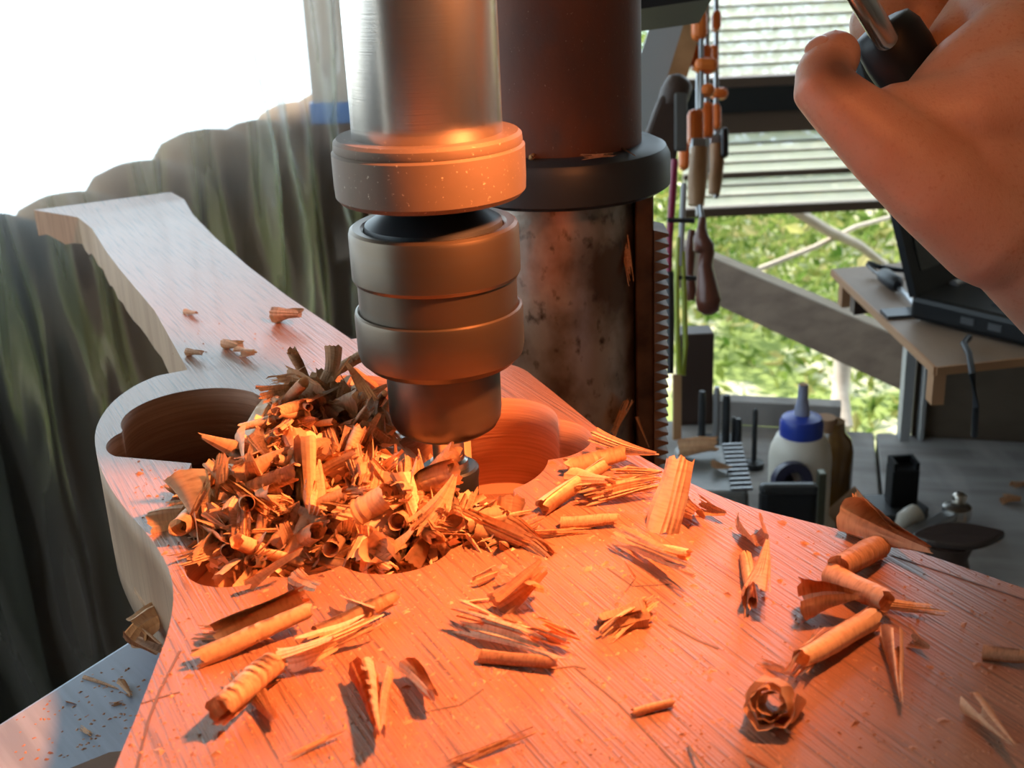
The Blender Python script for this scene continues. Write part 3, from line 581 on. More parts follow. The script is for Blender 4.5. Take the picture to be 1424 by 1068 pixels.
# ------------------------------------------------------------------ drill press
dp = thing('drill_press', 'steel drill press with a keyless chuck boring into the wooden blank', 'drill press', (0, 0, ZF + 0.02))
q = MB().lathe([(0.0205, 0.100), (0.0215, 0.1065), (0.0225, 0.1085), (0.0225, 0.30)], 96).build('quill', M['steel'], dp, smooth=30)
MB().lathe([(0.0, 0.0935), (0.0225, 0.0935), (0.0275, 0.094), (0.0288, 0.0955), (0.0290, 0.099), (0.0290, 0.1085), (0.0282, 0.1092), (0.0284, 0.1098), (0.0282, 0.1118), (0.0272, 0.1128), (0.0228, 0.1128)], 96).build('quill_collar', M['collar'], dp, smooth=25)
ch = MB().lathe([(0.010, 0.094), (0.0125, 0.092), (0.0145, 0.090), (0.0210, 0.0860), (0.0215, 0.083)], 80).build('chuck', M['blackmetal'], dp, smooth=30)
MB().lathe([(0.0215, 0.080), (0.0215, 0.0845), (0.0225, 0.0852), (0.0248, 0.0855), (0.0258, 0.0848), (0.0262, 0.0835), (0.0262, 0.070), (0.0256, 0.0688), (0.0245, 0.0686)], 96).build('upper_ring', M['chuck'], ch, smooth=25)
MB().lathe([(0.0245, 0.069), (0.0248, 0.0685), (0.0248, 0.0585), (0.0240, 0.058)], 96).build('middle_band', M['chuck'], ch, smooth=25)
MB().lathe([(0.0240, 0.0582), (0.0255, 0.0592), (0.0262, 0.0588), (0.0265, 0.0575), (0.0264, 0.046), (0.0258, 0.0435), (0.0235, 0.0412), (0.0185, 0.0400)], 96).build('sleeve', M['chuck'], ch, smooth=25)
MB().lathe([(0.0180, 0.0412), (0.0182, 0.0395), (0.0182, 0.0245), (0.0178, 0.0215), (0.0165, 0.0190), (0.0140, 0.0172), (0.0100, 0.0165), (0.0065, 0.0165)], 96).build('nose', M['nose'], ch, smooth=30)
bt = MB().lathe([(0.0052, 0.020), (0.0052, 0.0065), (0.0062, 0.0058), (0.0064, 0.0035)], 40).build('drill_bit', M['bitsteel'], dp, smooth=30)
MB().lathe([(0.0050, 0.0035), (0.0088, 0.0036), (0.0096, 0.003), (0.0098, 0.0012), (0.0094, -0.001), (0.0090, -0.014), (0.0086, -0.015), (0.002, -0.015), (0.0005, -0.018)], 48).build('cutter_head', M['blackmetal'], bt, smooth=30)
CY = 0.19
cc = aty(776, 250, CY); CX = cc.x; uc = (cc - CAM).dot(FW) / F
z_rt = aty(776, 224, CY - 0.045).z; z_rb = aty(776, 296, CY - 0.05).z
RU = 116 * uc; RL = 108 * uc; RR = 155 * uc
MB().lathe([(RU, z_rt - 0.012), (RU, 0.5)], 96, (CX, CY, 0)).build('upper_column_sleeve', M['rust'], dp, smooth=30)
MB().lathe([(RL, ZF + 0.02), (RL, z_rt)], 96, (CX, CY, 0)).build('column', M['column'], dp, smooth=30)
MB().lathe([(RL, z_rb), (RR - 0.003, z_rb), (RR, z_rb + 0.002), (RR, z_rt - 0.006), (RR - 0.002, z_rt - 0.002), (RR - 0.006, z_rt), (RL, z_rt)], 96, (CX, CY, 0)).build('column_ring', M['blackring'], dp, smooth=30)
# rack on the column side
ra = atd(905, 300, (cc - CAM).dot(FW) + 0.0)
rx = CX + RL + 0.0030; ry = CY - 0.012
rk = MB().box((rx - 0.0010, ry + 0.004, (z_rb + -0.3) / 2), (0.0085, 0.018, z_rb + 0.3)).build('rack', M['rack'], dp, bevel=0.001)
pit = 0.0049
for k in range(34):
    z = z_rb - 0.020 - k * pit
    MB().add([(rx + 0.0033, ry - 0.006, z + pit * 0.5), (rx + 0.0033, ry - 0.006, z - pit * 0.5), (rx + 0.0100, ry - 0.006, z - pit * 0.12), (rx + 0.0100, ry - 0.006, z + pit * 0.12),
              (rx + 0.0033, ry + 0.014, z + pit * 0.5), (rx + 0.0033, ry + 0.014, z - pit * 0.5), (rx + 0.0100, ry + 0.014, z - pit * 0.12), (rx + 0.0100, ry + 0.014, z + pit * 0.12)],
             [(0, 1, 2, 3), (7, 6, 5, 4), (0, 4, 5, 1), (1, 5, 6, 2), (2, 6, 7, 3), (3, 7, 4, 0)]).build('tooth', M['rack_tooth'], rk)
# head, above the frame
MB().box((0.02, 0.13, 0.33), (0.17, 0.40, 0.20)).build('head_casting', M['blackmetal'], dp, bevel=0.01)
hb_ = [atd(x, y, 0.74) for x, y in ((880, 14), (990, -2), (990, -60), (880, -60))]
MB().hexa([hb_[0], hb_[1], hb_[1] + FW * 0.05, hb_[0] + FW * 0.05], [hb_[3], hb_[2], hb_[2] + FW * 0.05, hb_[3] + FW * 0.05]).build('motor_bracket', M['blackmetal'], dp)
# table
ZT = -0.046
ta, tb = at(0, 1003, ZT), at(197, 878, ZT); td = (tb - ta).normalized()
tn = Vector((td.y, -td.x, 0))
pg = [ta - td * 0.15, tb + td * 0.03, tb + td * 0.05 + tn * 0.02, tb + td * 0.05 + tn * 0.16, Vector((0.16, 0.02, 0)), Vector((0.22, -0.05, 0)), Vector((0.16, -0.22, 0)), ta - td * 0.15 + tn * 0.12]
tbl = MB().prism([(p.x, p.y) for p in pg], ZT - 0.022, ZT).build('table', M['table'], dp, bevel=0.002)
MB().hexa([(-0.03, 0.0, ZT - 0.07), (0.05, 0.0, ZT - 0.07), (CX + 0.03, CY - RL * 0.8, ZT - 0.07), (CX - 0.03, CY - RL * 0.8, ZT - 0.07)], [(-0.03, 0.0, ZT - 0.022), (0.05, 0.0, ZT - 0.022), (CX + 0.03, CY - RL * 0.8, ZT - 0.022), (CX - 0.03, CY - RL * 0.8, ZT - 0.022)]).build('table_arm', M['blackmetal'], dp)
MB().lathe([(0.10, ZF + 0.02), (0.10, ZF + 0.04), (RL + 0.01, ZF + 0.06)], 40, (CX, CY, 0)).build('base', M['blackmetal'], dp)
# feed lever
KD = 0.425
K = atd(1246, 68, KD); k_in = atd(1233, 56, KD - 0.010); k_out = atd(1168, -52, KD - 0.016)
lev = MB().tube([k_in + (K - k_in) * 0.4, k_in, k_out, k_out + (k_out - k_in) * 2.2], 0.0043, 24).build('feed_lever', M['chrome'], dp, smooth=50)
ka = (k_in - k_out).normalized()
MB().lathe([(0.0065, -0.0125), (0.0100, -0.0115), (0.0118, -0.007), (0.0122, 0.0), (0.0118, 0.007), (0.0095, 0.0115), (0.004, 0.013)], 40, K + ka * 0.002, ka).build('knob', M['knob'], lev, smooth=85)
# wood offcut at the bottom of the frame, on the table
of = [at(88, 1072, ZT + 0.008), at(152, 1046, ZT + 0.008), at(210, 1040, ZT + 0.008), at(170, 1110, ZT + 0.008)]
tag(MB().hexa([(p.x, p.y, ZT) for p in of], of).build('wood_offcut', M['brownpost']), 'thin brown wood strip on the blue table under the blank', 'offcut')

# ------------------------------------------------------------------ the blank: body with bored cavity, and neck
blank = thing('guitar_blank', 'reddish hardwood guitar blank with a long pale neck, being bored out', 'guitar blank', (0, 0, ZT))
def smooth_poly(px, n=8, closed=True):
    P = [at(x, y) for x, y in px]; out = []
    m = len(P)
    for i in range(m if closed else m - 1):
        p0, p1, p2, p3 = P[(i - 1) % m], P[i], P[(i + 1) % m], P[(i + 2) % m]
        for k in range(n):
            t = k / n
            out.append(0.5 * ((2 * p1) + (p2 - p0) * t + (2 * p0 - 5 * p1 + 4 * p2 - p3) * t * t + (3 * p1 - p0 - 3 * p2 + p3) * t ** 3))
    return out
outl = [(262, 514), (205, 528), (160, 556), (135, 592), (134, 630), (150, 672), (178, 712), (212, 752), (235, 792), (241, 832), (233, 880), (213, 935), (188, 1000), (165, 1055), (146, 1110), (130, 1180),
        (300, 1330), (800, 1330), (1400, 1250), (1750, 1080), (1700, 930), (1560, 862), (1424, 818), (1300, 775), (1200, 745), (1110, 722), (1035, 702), (965, 674), (900, 640), (840, 602), (790, 562), (750, 530), (720, 510), (660, 496), (580, 482), (500, 470)]
OUT = [(p.x, p.y) for p in smooth_poly(outl, 5)]
def disc_r(c, r, ang):     # exit distance of a ray from the origin CC through a circle
    d = np.array([math.cos(ang), math.sin(ang)]); oc = np.array(c) - CC; b = d @ oc; q = b * b - oc @ oc + r * r
    return b + math.sqrt(q) if q > 0 and b + math.sqrt(q) > 0 else 0
CC = np.array([at(500, 660).x, at(500, 660).y])
def P2(x, y): p = at(x, y); return (p.x, p.y)
circ = [(P2(272, 576), 0.0275), (P2(470, 560), 0.0300), (P2(690, 585), 0.0225), (P2(750, 610), 0.0185), (P2(640, 640), 0.030), (P2(655, 690), 0.0140), (P2(500, 700), 0.033), (P2(390, 640), 0.031), (P2(330, 690), 0.0215), (P2(330, 780), 0.0150), (P2(420, 760), 0.018), (P2(545, 755), 0.0185), (P2(600, 735), 0.014)]
angs = np.linspace(0, 2 * PI, 420, endpoint=False)
HOLE = [(CC[0] + math.cos(a) * r, CC[1] + math.sin(a) * r) for a in angs for r in [max(0.03, max(disc_r(c, rr, a) for c, rr in circ))]]
lc = P2(213, 612); LR = 0.0165
ledge_c = circ + [(lc, LR)]
HOLE_T = [(CC[0] + math.cos(a) * r, CC[1] + math.sin(a) * r) for a in angs for r in [max(0.03, max(disc_r(c, rr, a) for c, rr in ledge_c))]]
def curve_solid(name, outer, holes, z0, z1, m, parent, bevel=0.0):
    cu = bpy.data.curves.new(name, 'CURVE'); cu.dimensions = '2D'; cu.fill_mode = 'BOTH'; cu.extrude = (z1 - z0) / 2 - bevel; cu.bevel_depth = bevel; cu.bevel_resolution = 1
    for poly in [outer] + holes:
        sp = cu.splines.new('POLY'); sp.points.add(len(poly) - 1)
        for q, p in zip(sp.points, poly): q.co = (p[0], p[1], 0, 1)
        sp.use_cyclic_u = True
    t = bpy.data.objects.new('tmp', cu); COL.objects.link(t)
    dg = bpy.context.evaluated_depsgraph_get(); me = bpy.data.meshes.new_from_object(t.evaluated_get(dg)); bpy.data.objects.remove(t); bpy.data.curves.remove(cu)
    me.transform(Matrix.Translation((0, 0, (z0 + z1) / 2))); me.materials.clear()
    return me
top = curve_solid('body', OUT, [HOLE_T], -0.011, 0.0, None, None)
mid = curve_solid('body', OUT, [HOLE], -0.036, -0.011, None, None)
bot = curve_solid('body', OUT, [], ZT, -0.036, None, None)
bm = bmesh.new()
for me in (top, mid, bot): bm.from_mesh(me)
bmesh.ops.remove_doubles(bm, verts=bm.verts, dist=1e-6)
me = bpy.data.meshes.new('body'); bm.to_mesh(me); bm.free()
me.materials.append(M['body']); me.materials.append(M['cut']); me.materials.append(M['side'])
hs = np.array(HOLE_T); hn = np.linalg.norm(hs - CC, axis=1)
for p in me.polygons:
    c = np.array(p.center[:2]) - CC; k = int(round((math.atan2(c[1], c[0]) % (2 * PI)) / (2 * PI) * 420)) % 420
    inside = np.linalg.norm(c) < hn[k] + 0.0012
    if inside and (abs(p.normal.z) < 0.5 or p.center[2] < -0.005): p.material_index = 1
    elif abs(p.normal.z) < 0.5: p.material_index = 2
body = bpy.data.objects.new('body', me); COL.objects.link(body); body.parent = blank; body.matrix_parent_inverse = Matrix.Translation(blank.location).inverted()
# neck: level top then a rise to the end, sawn underside
LE = [(262, 516), (215, 432), (166, 374), (148, 350), (128, 318), (108, 302), (47, 292)]
RE = [(492, 474), (400, 412), (345, 370), (300, 331), (268, 298), (256, 277), (238, 267)]
ZTOP = [0, 0, 0, 0, 0.0006, 0.0022, 0.0045]
ZBOT = [-0.034, -0.024, -0.023, -0.022, -0.021, -0.017, -0.012]
n_s = len(LE); mb = MB(); rows = []
fine = []
for i in range(n_s - 1):
    for k in range(5):
        t = k / 5; fine.append(i + t)
fine.append(n_s - 1.0)
def interp(arr, s):
    i = min(int(s), n_s - 2); t = s - i
    t2 = t
    if isinstance(arr[0], tuple): return tuple(arr[i][j] * (1 - t2) + arr[i + 1][j] * t2 for j in (0, 1))
    return arr[i] * (1 - t2) + arr[i + 1] * t2
nx = 12
for s in [-0.25] + fine:
    s_ = max(0, s); zt_ = interp(ZTOP, s_) + 0.0001; zb2 = interp(ZBOT, s_)
    a = at(*interp(LE, s_), zt_); b = at(*interp(RE, s_), zt_)
    if s < 0:
        dv = (at(*LE[0]) - at(*LE[1])).normalized() * 0.012; a = a + dv - Vector((0, 0, 0.0003)); b = b + dv - Vector((0, 0, 0.0003))
    w = 0.0012 * (math.sin(s * 9.0) + 0.6 * math.sin(s * 23)) if s > 0 else 0
    top_ = [a.lerp(b, i / nx) for i in range(nx + 1)]
    rows.append(top_ + [Vector((p.x, p.y, zb2 + w)) for p in reversed(top_)])
m_ = len(rows[0]); vs = [p for r_ in rows for p in r_]
fs = [(i * m_ + k, i * m_ + (k + 1) % m_, (i + 1) * m_ + (k + 1) % m_, (i + 1) * m_ + k) for i in range(len(rows) - 1) for k in range(m_)]
fs += [tuple(range(m_)), tuple((len(rows) - 1) * m_ + k for k in range(m_ - 1, -1, -1))]
mb.v = vs; mb.f = fs
neck = mb.build('neck', M['neck'], blank, smooth=28); neck['label'] = 'pale sawn neck'
neck.data.materials.append(M['side'])
for p in neck.data.polygons:
    if abs(p.normal.z) < 0.35: p.material_index = 1
# pencil lines on the top
def pencil(pts, w=0.0005):
    Pp = [at(x, y, 0.00012) for x, y in pts]; v = []; f = []
    for i, p in enumerate(Pp):
        t = (Pp[min(i + 1, len(Pp) - 1)] - Pp[max(i - 1, 0)]).normalized(); n = Vector((-t.y, t.x, 0)) * w / 2
        v += [p - n, p + n, p + n - Vector((0, 0, 0.0003)), p - n - Vector((0, 0, 0.0003))]
    for i in range(len(Pp) - 1):
        for k in range(4): f.append((i * 4 + k, i * 4 + (k + 1) % 4, i * 4 + 4 + (k + 1) % 4, i * 4 + 4 + k))
    x = MB(); x.v = [tuple(q) for q in v]; x.f = f; return x.build('pencil_line', M['pencil'], blank)
pencil([(800, 928), (820, 945), (860, 978), (900, 1020), (945, 1068), (975, 1100)])
pencil([(765, 930), (800, 926), (815, 930)], 0.0006)
pencil([(250, 905), (222, 960), (205, 1005), (190, 1068)], 0.0007)
pencil([(196, 978), (215, 972), (250, 962)], 0.0004)
pencil([(590, 990), (640, 980), (672, 958)], 0.0005)
pencil([(1240, 772), (1310, 795), (1400, 825), (1450, 842)], 0.0006)
pencil([(930, 868), (970, 890), (1000, 902)], 0.0007)
pencil([(845, 790), (880, 815), (935, 812)], 0.0005)

# ------------------------------------------------------------------ wood shavings
def chip_mesh(kind, seed):
    r = random.Random(seed); bm = bmesh.new(); U = r.uniform
    # turns of the curl, start and end radius, taper along the axis, raggedness of the two ends, ridge height
    if kind == 'roll':   nu_, nv_, turns, R0, R1, tap, j0, j1, rg = 17, 26, U(1.1, 1.4), 0.40, 0.5, U(-0.1, 0.25), 0.07, 0.11, 0.015
    elif kind == 'cone': nu_, nv_, turns, R0, R1, tap, j0, j1, rg = 15, 26, U(0.85, 1.1), 0.46, 0.55, U(0.78, 0.9), 0.07, 0.12, 0.015
    elif kind == 'curl': nu_, nv_, turns, R0, R1, tap, j0, j1, rg = 11, 22, U(0.55, 0.8), 0.5, 0.42, U(0.1, 0.5), 0.07, 0.10, 0.05
    elif kind == 'fan':  nu_, nv_, turns, R0, R1, tap, j0, j1, rg = 8, 30, U(0.4, 0.55), 0.55, 0.6, U(0.7, 0.88), 0.10, 0.04, 0.05
    elif kind == 'splinter': nu_, nv_, turns, R0, R1, tap, j0, j1, rg = 7, 22, U(0.4, 0.7), 0.45, 0.5, U(0.1, 0.5), 0.20, 0.20, 0.09
    elif kind == 'flake': nu_, nv_, turns, R0, R1, tap, j0, j1, rg = 6, 16, U(0.18, 0.28), 0.6, 0.6, U(0.0, 0.4), 0.05, 0.10, 0.02
    elif kind == 'rosette': nu_, nv_, turns, R0, R1, tap, j0, j1, rg = 5, 56, U(2.4, 3.0), 0.14, 0.5, U(-0.1, 0.2), 0.16, 0.16, 0.10
    else:                nu_, nv_, turns, R0, R1, tap, j0, j1, rg = 7, 5, 0.35, 0.5, 0.5, 0.7, 0.05, 0.05, 0.0     # sliver
    g = []; bend = U(-0.25, 0.25); tw = U(-0.6, 0.6); a0 = U(0, 6.28)
    def rag(j):
        out = []; lvl = 0
        for k in range(nv_ + 1):
            if k % r.choice((2, 3, 4)) == 0: lvl = U(-1, 1)
            out.append((0.7 * lvl + 0.3 * U(-1, 1)) * j)
        return out
    e0, e1 = rag(j0), rag(j1)
    rid = [0.0] * (nv_ + 1); k = 0          # uneven accordion ridges across the curl
    while k <= nv_:
        step = r.choice((2, 2, 3, 4)); hgt_ = U(0.4, 1.2) * rg
        for q_ in range(step):
            if k + q_ <= nv_: rid[k + q_] = hgt_ * (1 - 2 * q_ / max(1, step - 1))
        k += step
    ring = [0.0] * (nu_ + 1); k = 0
    while k <= nu_:                          # sleeve-like rings along the roll
        step = r.choice((2, 2, 3)); h_ = U(0.0, 0.03) if kind in ('roll', 'cone', 'curl') else 0.0
        for q_ in range(step):
            if k + q_ <= nu_: ring[k + q_] = h_ * (1 - 2 * q_ / (step - 1))
        k += step
    sp = [U(-1, 1) for _ in range(nv_ // 2 + 2)]
    for i in range(nu_ + 1):
        u_ = i / nu_; row = []
        for j in range(nv_ + 1):
            v_ = j / nv_; x = -0.5 + u_ + (1 - u_) ** 3 * e0[j] + u_ ** 3 * e1[j]
            rad = (R0 + (R1 - R0) * v_) * (1 - tap * u_) * (1 + rid[j]) * (1 + ring[i]) * (1 + 0.06 * math.sin(7 * u_ + 5 * v_ + seed))
            a = a0 + turns * 2 * PI * v_ + tw * u_
            if kind == 'splinter': rad *= 1 + sp[j // 2] * 0.35 * (2 * u_ - 1) ** 2
            row.append(bm.verts.new((x, rad * math.cos(a), rad * math.sin(a) + bend * (u_ - 0.5) ** 2 * 1.5)))
        g.append(row)
    fc = []
    for i in range(nu_):
        for j in range(nv_):
            if kind == 'splinter' and (i >= nu_ - 2 or i < 2) and (j % 2 == 1) and (j + seed) % 3: continue
            if kind == 'fan' and i < 2 and (j + seed) % 9 == 1: continue
            fc.append(bm.faces.new((g[i][j], g[i + 1][j], g[i + 1][j + 1], g[i][j + 1])))
    bmesh.ops.solidify(bm, geom=fc, thickness=0.03)
    bmesh.ops.delete(bm, geom=[v for v in bm.verts if not v.link_faces], context='VERTS')
    bmesh.ops.recalc_face_normals(bm, faces=bm.faces)
    me = bpy.data.meshes.new('wood_shaving'); bm.to_mesh(me); bm.free()
    me.transform(Matrix.Translation(-sum((v.co for v in me.vertices), Vector()) / len(me.vertices)))
    me.materials.append(M['chip_b'] if seed % 3 == 0 else M['chip']); me.shade_smooth(); me.set_sharp_from_angle(angle=math.radians(28))
    return me
KINDS = ['roll', 'cone', 'curl', 'fan', 'splinter', 'flake', 'sliver', 'rosette']
BASE = {k: [chip_mesh(k, s + 11 * i) for s in range(4)] for i, k in enumerate(KINDS)}
PTS = {k: [np.array([v.co[:] for v in me.vertices]) for me in BASE[k]] for k in KINDS}
WORD = {'roll': 'tightly rolled', 'cone': 'cone-shaped', 'curl': 'half-open curled', 'fan': 'fan-shaped ridged', 'splinter': 'frayed splintery', 'flake': 'flat crinkled', 'sliver': 'thin sliver-like'}
def chip(kind, var, c, X, wid, rollang, label, group=None, z=None, hgt=None, name='wood_shaving', upv=Vector((0, 0, 1))):
    """c centre, X long-axis vector (its length is the shaving's length), wid its width; z rests the lowest point there"""
    L = X.length; x = X.normalized(); y = upv.cross(x)
    if y.length < 0.05: y = Vector((0, 1, 0)).cross(x)
    y.normalize(); zz = x.cross(y)
    R = Matrix((x, y, zz)).transposed() @ Matrix.Rotation(rollang, 3, 'X')
    Sx = Matrix.Diagonal((L, wid, (hgt or wid)))
    me = BASE[kind][var % 4]
    o = bpy.data.objects.new(name, me); COL.objects.link(o)
    A = R @ Sx
    c = Vector(c)
    if z is not None:
        mz = (PTS[kind][var % 4] @ np.array(A)[2]).min(); c.z = z - mz
    o.matrix_world = Matrix.Translation(c) @ A.to_4x4()
    return tag(o, label, 'wood shaving', group)
def lay(kind, var, a, b, wpx, label, roll=0.0, z=0.0, lift=0.0, hgt=None, group='shavings scattered on the blank'):
    A, B = at(*a, z + 0.003), at(*b, z + 0.003); d = ((A + B) / 2 - CAM).dot(FW); X = B - A; X.z += lift
    return chip(kind, var, (A + B) / 2, X, wpx * d / F, roll, label, group, z=z - 0.0004 - (0.003 if kind == 'rosette' else 0), hgt=hgt)
# named single shavings
P_ = lambda s: s
o = chip('flake', 1, (atd(930, 690, (at(930, 738) - CAM).dot(FW))), atd(948, 632, 0.352) - atd(922, 742, 0.352), 0.0125, 2.2, 'tall flake-like shaving standing upright on the blank near the grey box lid', None)
D9 = (at(925, 738) - CAM).dot(FW); o.matrix_world = Matrix.Translation(atd(931, 688, D9) - o.matrix_world.translation) @ o.matrix_world
LST = [
 ('splinter', 0, (868, 752), (952, 806), 34, 'reddish splintered roll with a dark shadow, below the tall standing flake', 0.3, 0.003),
 ('roll', 1, (905, 758), (958, 775), 22, 'small tight roll lying against the splintered roll below the standing flake', 0.8, 0.002),
 ('curl', 2, (1042, 728), (1058, 762), 44, 'hooked curl standing alone just below the body edge and black case', 1.2, 0.002),
 ('fan', 3, (1050, 842), (1058, 772), 48, 'ridged fan shaving pointing at the viewer, under the hooked curl', 0.5, 0.004),
 ('roll', 2, (1038, 768), (1048, 838), 20, 'narrow ribbed roll along the side of the ridged fan shaving', 0, 0.002),
 ('rosette', 1, (838, 858), (900, 850), 40, 'crumpled curl with a hair-thin splinter rising from it, mid blank', 1.0, 0.003),
 ('splinter', 2, (845, 874), (905, 842), 26, 'frayed piece tucked beside the crumpled curl with the rising splinter', 2.0, 0.003),
 ('curl', 3, (690, 842), (752, 816), 46, 'large hollow curl with a dark open mouth in the middle of the blank', -0.9, 0.006),
 ('flake', 1, (708, 800), (752, 838), 40, 'brown flake leaning over the large hollow curl mid blank', 1.4, 0.006),
 ('splinter', 1, (645, 862), (768, 912), 44, 'broad splintered bundle lying below the large hollow curl', 0.2, 0.002),
 ('roll', 0, (668, 905), (770, 918), 22, 'long roll under the broad splintered bundle', 0.5, 0.001),
 ('sliver', 0, (645, 858), (700, 884), 9, 'straight sliver along the top of the broad splintered bundle', 0, 0.006),
 ('splinter', 3, (745, 868), (800, 896), 34, 'ragged clump touching the end of the broad splintered bundle', 1.0, 0.002),
 ('cone', 0, (1190, 728), (1294, 792), 58, 'largest cone shaving, its mouth toward the black socket block', 0.6, 0.004),
 ('fan', 2, (1232, 762), (1192, 718), 44, 'frayed fan at the mouth of the largest cone shaving', 0.2, 0.006),
 ('roll', 3, (1222, 764), (1165, 806), 40, 'fat ribbed roll below the largest cone shaving', 0.2, 0.003),
 ('roll', 0, (1158, 800), (1230, 850), 40, 'ribbed roll crossing the middle of the long shaving chain', 0.9, 0.003),
 ('cone', 1, (1112, 846), (1190, 850), 62, 'wide open cone with a dark mouth, beside the shaving chain', 2.6, 0.002),
 ('roll', 1, (1212, 858), (1112, 925), 38, 'long roll with split end at the near end of the shaving chain', 0.4, 0.002),
 ('splinter', 2, (1145, 885), (1106, 938), 34, 'frayed tip sticking out of the long split roll', 0.5, 0.002),
 ('cone', 2, (1240, 882), (1252, 974), 34, 'narrow pale cone lying alone with its point toward the viewer', 0.3, 0.001),
 ('fan', 0, (1262, 880), (1296, 900), 26, 'small fan just past the mouth of the narrow pale cone', 0.3, 0.001),
 ('splinter', 0, (1212, 832), (1304, 850), 20, 'long twig-like splinter to the side of the ribbed rolls', 0.4, 0.001),
 ('rosette', 0, (1080, 968), (1066, 1000), 76, 'dark round rosette curl lying alone near the bottom of the blank', 0.2, 0.006),
 ('sliver', 2, (1088, 998), (1108, 1012), 10, 'loose sliver at the foot of the dark rosette curl', 0.3, 0.001),
 ('cone', 3, (1352, 975), (1412, 1050), 36, 'curved cone at the lower edge of the blank below the thick edge roll', 0.7, 0.003),
 ('roll', 0, (1368, 900), (1432, 912), 24, 'thick roll lying at the frame edge level with the pale cone', 0.3, 0.001),
 ('cone', 1, (505, 930), (528, 1036), 40, 'tall pointed cone pair, its brighter half, low on the blank', 0.4, 0.004),
 ('curl', 2, (535, 932), (530, 1030), 30, 'pale half beside the tall pointed cone low on the blank', 1.8, 0.003),
 ('curl', 1, (572, 925), (604, 978), 34, 'twisted pale curl next to the tall pointed cone pair', 0.9, 0.003),
 ('roll', 3, (382, 925), (306, 1006), 44, 'big slanting ribbed roll near the narrow waist of the blank', 0.4, 0.003),
 ('fan', 1, (340, 935), (385, 1000), 40, 'fan spreading from the big slanting roll near the waist', 0.5, 0.002),
 ('curl', 3, (392, 918), (466, 912), 42, 'hollow pale curl with a dark mouth above the big slanting roll', -0.8, 0.004),
 ('roll', 1, (272, 912), (432, 862), 30, 'very long roll lying near the waist, pointing to the rim', 0.2, 0.004),
 ('roll', 2, (300, 880), (420, 845), 34, 'second long roll lying over the very long one near the waist', 0.9, 0.004),
 ('splinter', 3, (275, 872), (370, 888), 26, 'splinters poking from under the long rolls by the waist rim', 0.4, 0.002),
 ('splinter', 0, (425, 905), (520, 880), 36, 'ridged bundle between the long rolls and the tall cone', 0.2, 0.002),
 ('roll', 0, (440, 880), (545, 838), 30, 'roll with open end pointing at the drill bit, below the heap', 0.3, 0.002),
 ('curl', 2, (470, 842), (520, 862), 36, 'small arch-shaped curl below the heap edge', 1.5, 0.002),
 ('flake', 0, (345, 815), (420, 795), 52, 'large brown flake propped on the front cavity rim', 0.9, 0.008),
 ('flake', 2, (405, 790), (440, 830), 40, 'folded flake behind the large brown one on the cavity rim', 1.6, 0.006),
 ('splinter', 1, (635, 1048), (735, 1012), 14, 'forked twig-like splinter near the bottom edge of the frame', 0.2, 0.001),
 ('sliver', 1, (630, 1042), (678, 1060), 10, 'short sliver under the forked twig', 0.2, 0.0005),
 ('splinter', 2, (402, 1040), (470, 1012), 12, 'thin bent splinter with a blue shadow near the bottom', 0.2, 0.001),
 ('roll', 3, (880, 980), (935, 968), 14, 'faint small roll below the crumpled curl, mid blank', 0.2, 0.0005),
 ('sliver', 2, (955, 1022), (985, 1075), 14, 'dark-edged sliver cut by the bottom of the frame', 0.3, 0.003),
 ('sliver', 3, (1040, 1040), (1068, 1070), 12, 'pale sliver cut by the frame bottom below the dark rosette', 0.3, 0.003),
 ('splinter', 3, (1058, 908), (1100, 930), 14, 'little dark splinter beside the split end of the long roll', 0.3, 0.001),
 ('sliver', 1, (650, 826), (690, 822), 12, 'lone sliver on the heap side of the large hollow curl', 0.1, 0.001),
 ('curl', 0, (660, 802), (690, 790), 18, 'tiny arched chip behind the large hollow curl', 0.8, 0.001),
 ('roll', 1, (788, 650), (868, 640), 30, 'roll farthest back in the scatter beside the cavity', 0.3, 0.003),
 ('fan', 2, (835, 622), (910, 655), 40, 'dusty fan at the rim behind the side scatter', 0.3, 0.003),
 ('splinter', 1, (815, 690), (915, 682), 30, 'long splinter bundle in the scatter beside the cavity', 0.4, 0.003),
 ('roll', 2, (755, 702), (840, 655), 26, 'slanting roll at the cavity side of the scatter', 0.4, 0.003),
 ('curl', 1, (800, 668), (850, 690), 36, 'arched curl in the middle of the scatter beside the cavity', 0.9, 0.004),
 ('splinter', 3, (850, 660), (920, 672), 30, 'ragged bundle leaning on the standing flake', 0.3, 0.003),
 ('roll', 0, (780, 722), (855, 720), 20, 'smooth roll lying alone below the scatter', 0.3, 0.001),
 ('flake', 3, (870, 640), (915, 660), 34, 'dull flake beside the rim behind the standing flake', 0.4, 0.003),
 ('fan', 0, (968, 700), (1012, 716), 26, 'flat ragged fan past the standing flake along the body edge', 0.2, 0.001),
 ('curl', 3, (935, 690), (970, 722), 40, 'broad base curl at the foot of the tall standing flake', 0.6, 0.002),
 ('sliver', 0, (884, 792), (868, 852), 4, 'hair-thin splinter rising from the crumpled curl', 0, 0.018),
]
for k, v_, a, b, w, lb_, rl_, lf in LST:
    lay(k, v_, a, b, w, lb_, rl_, 0.0, lf)
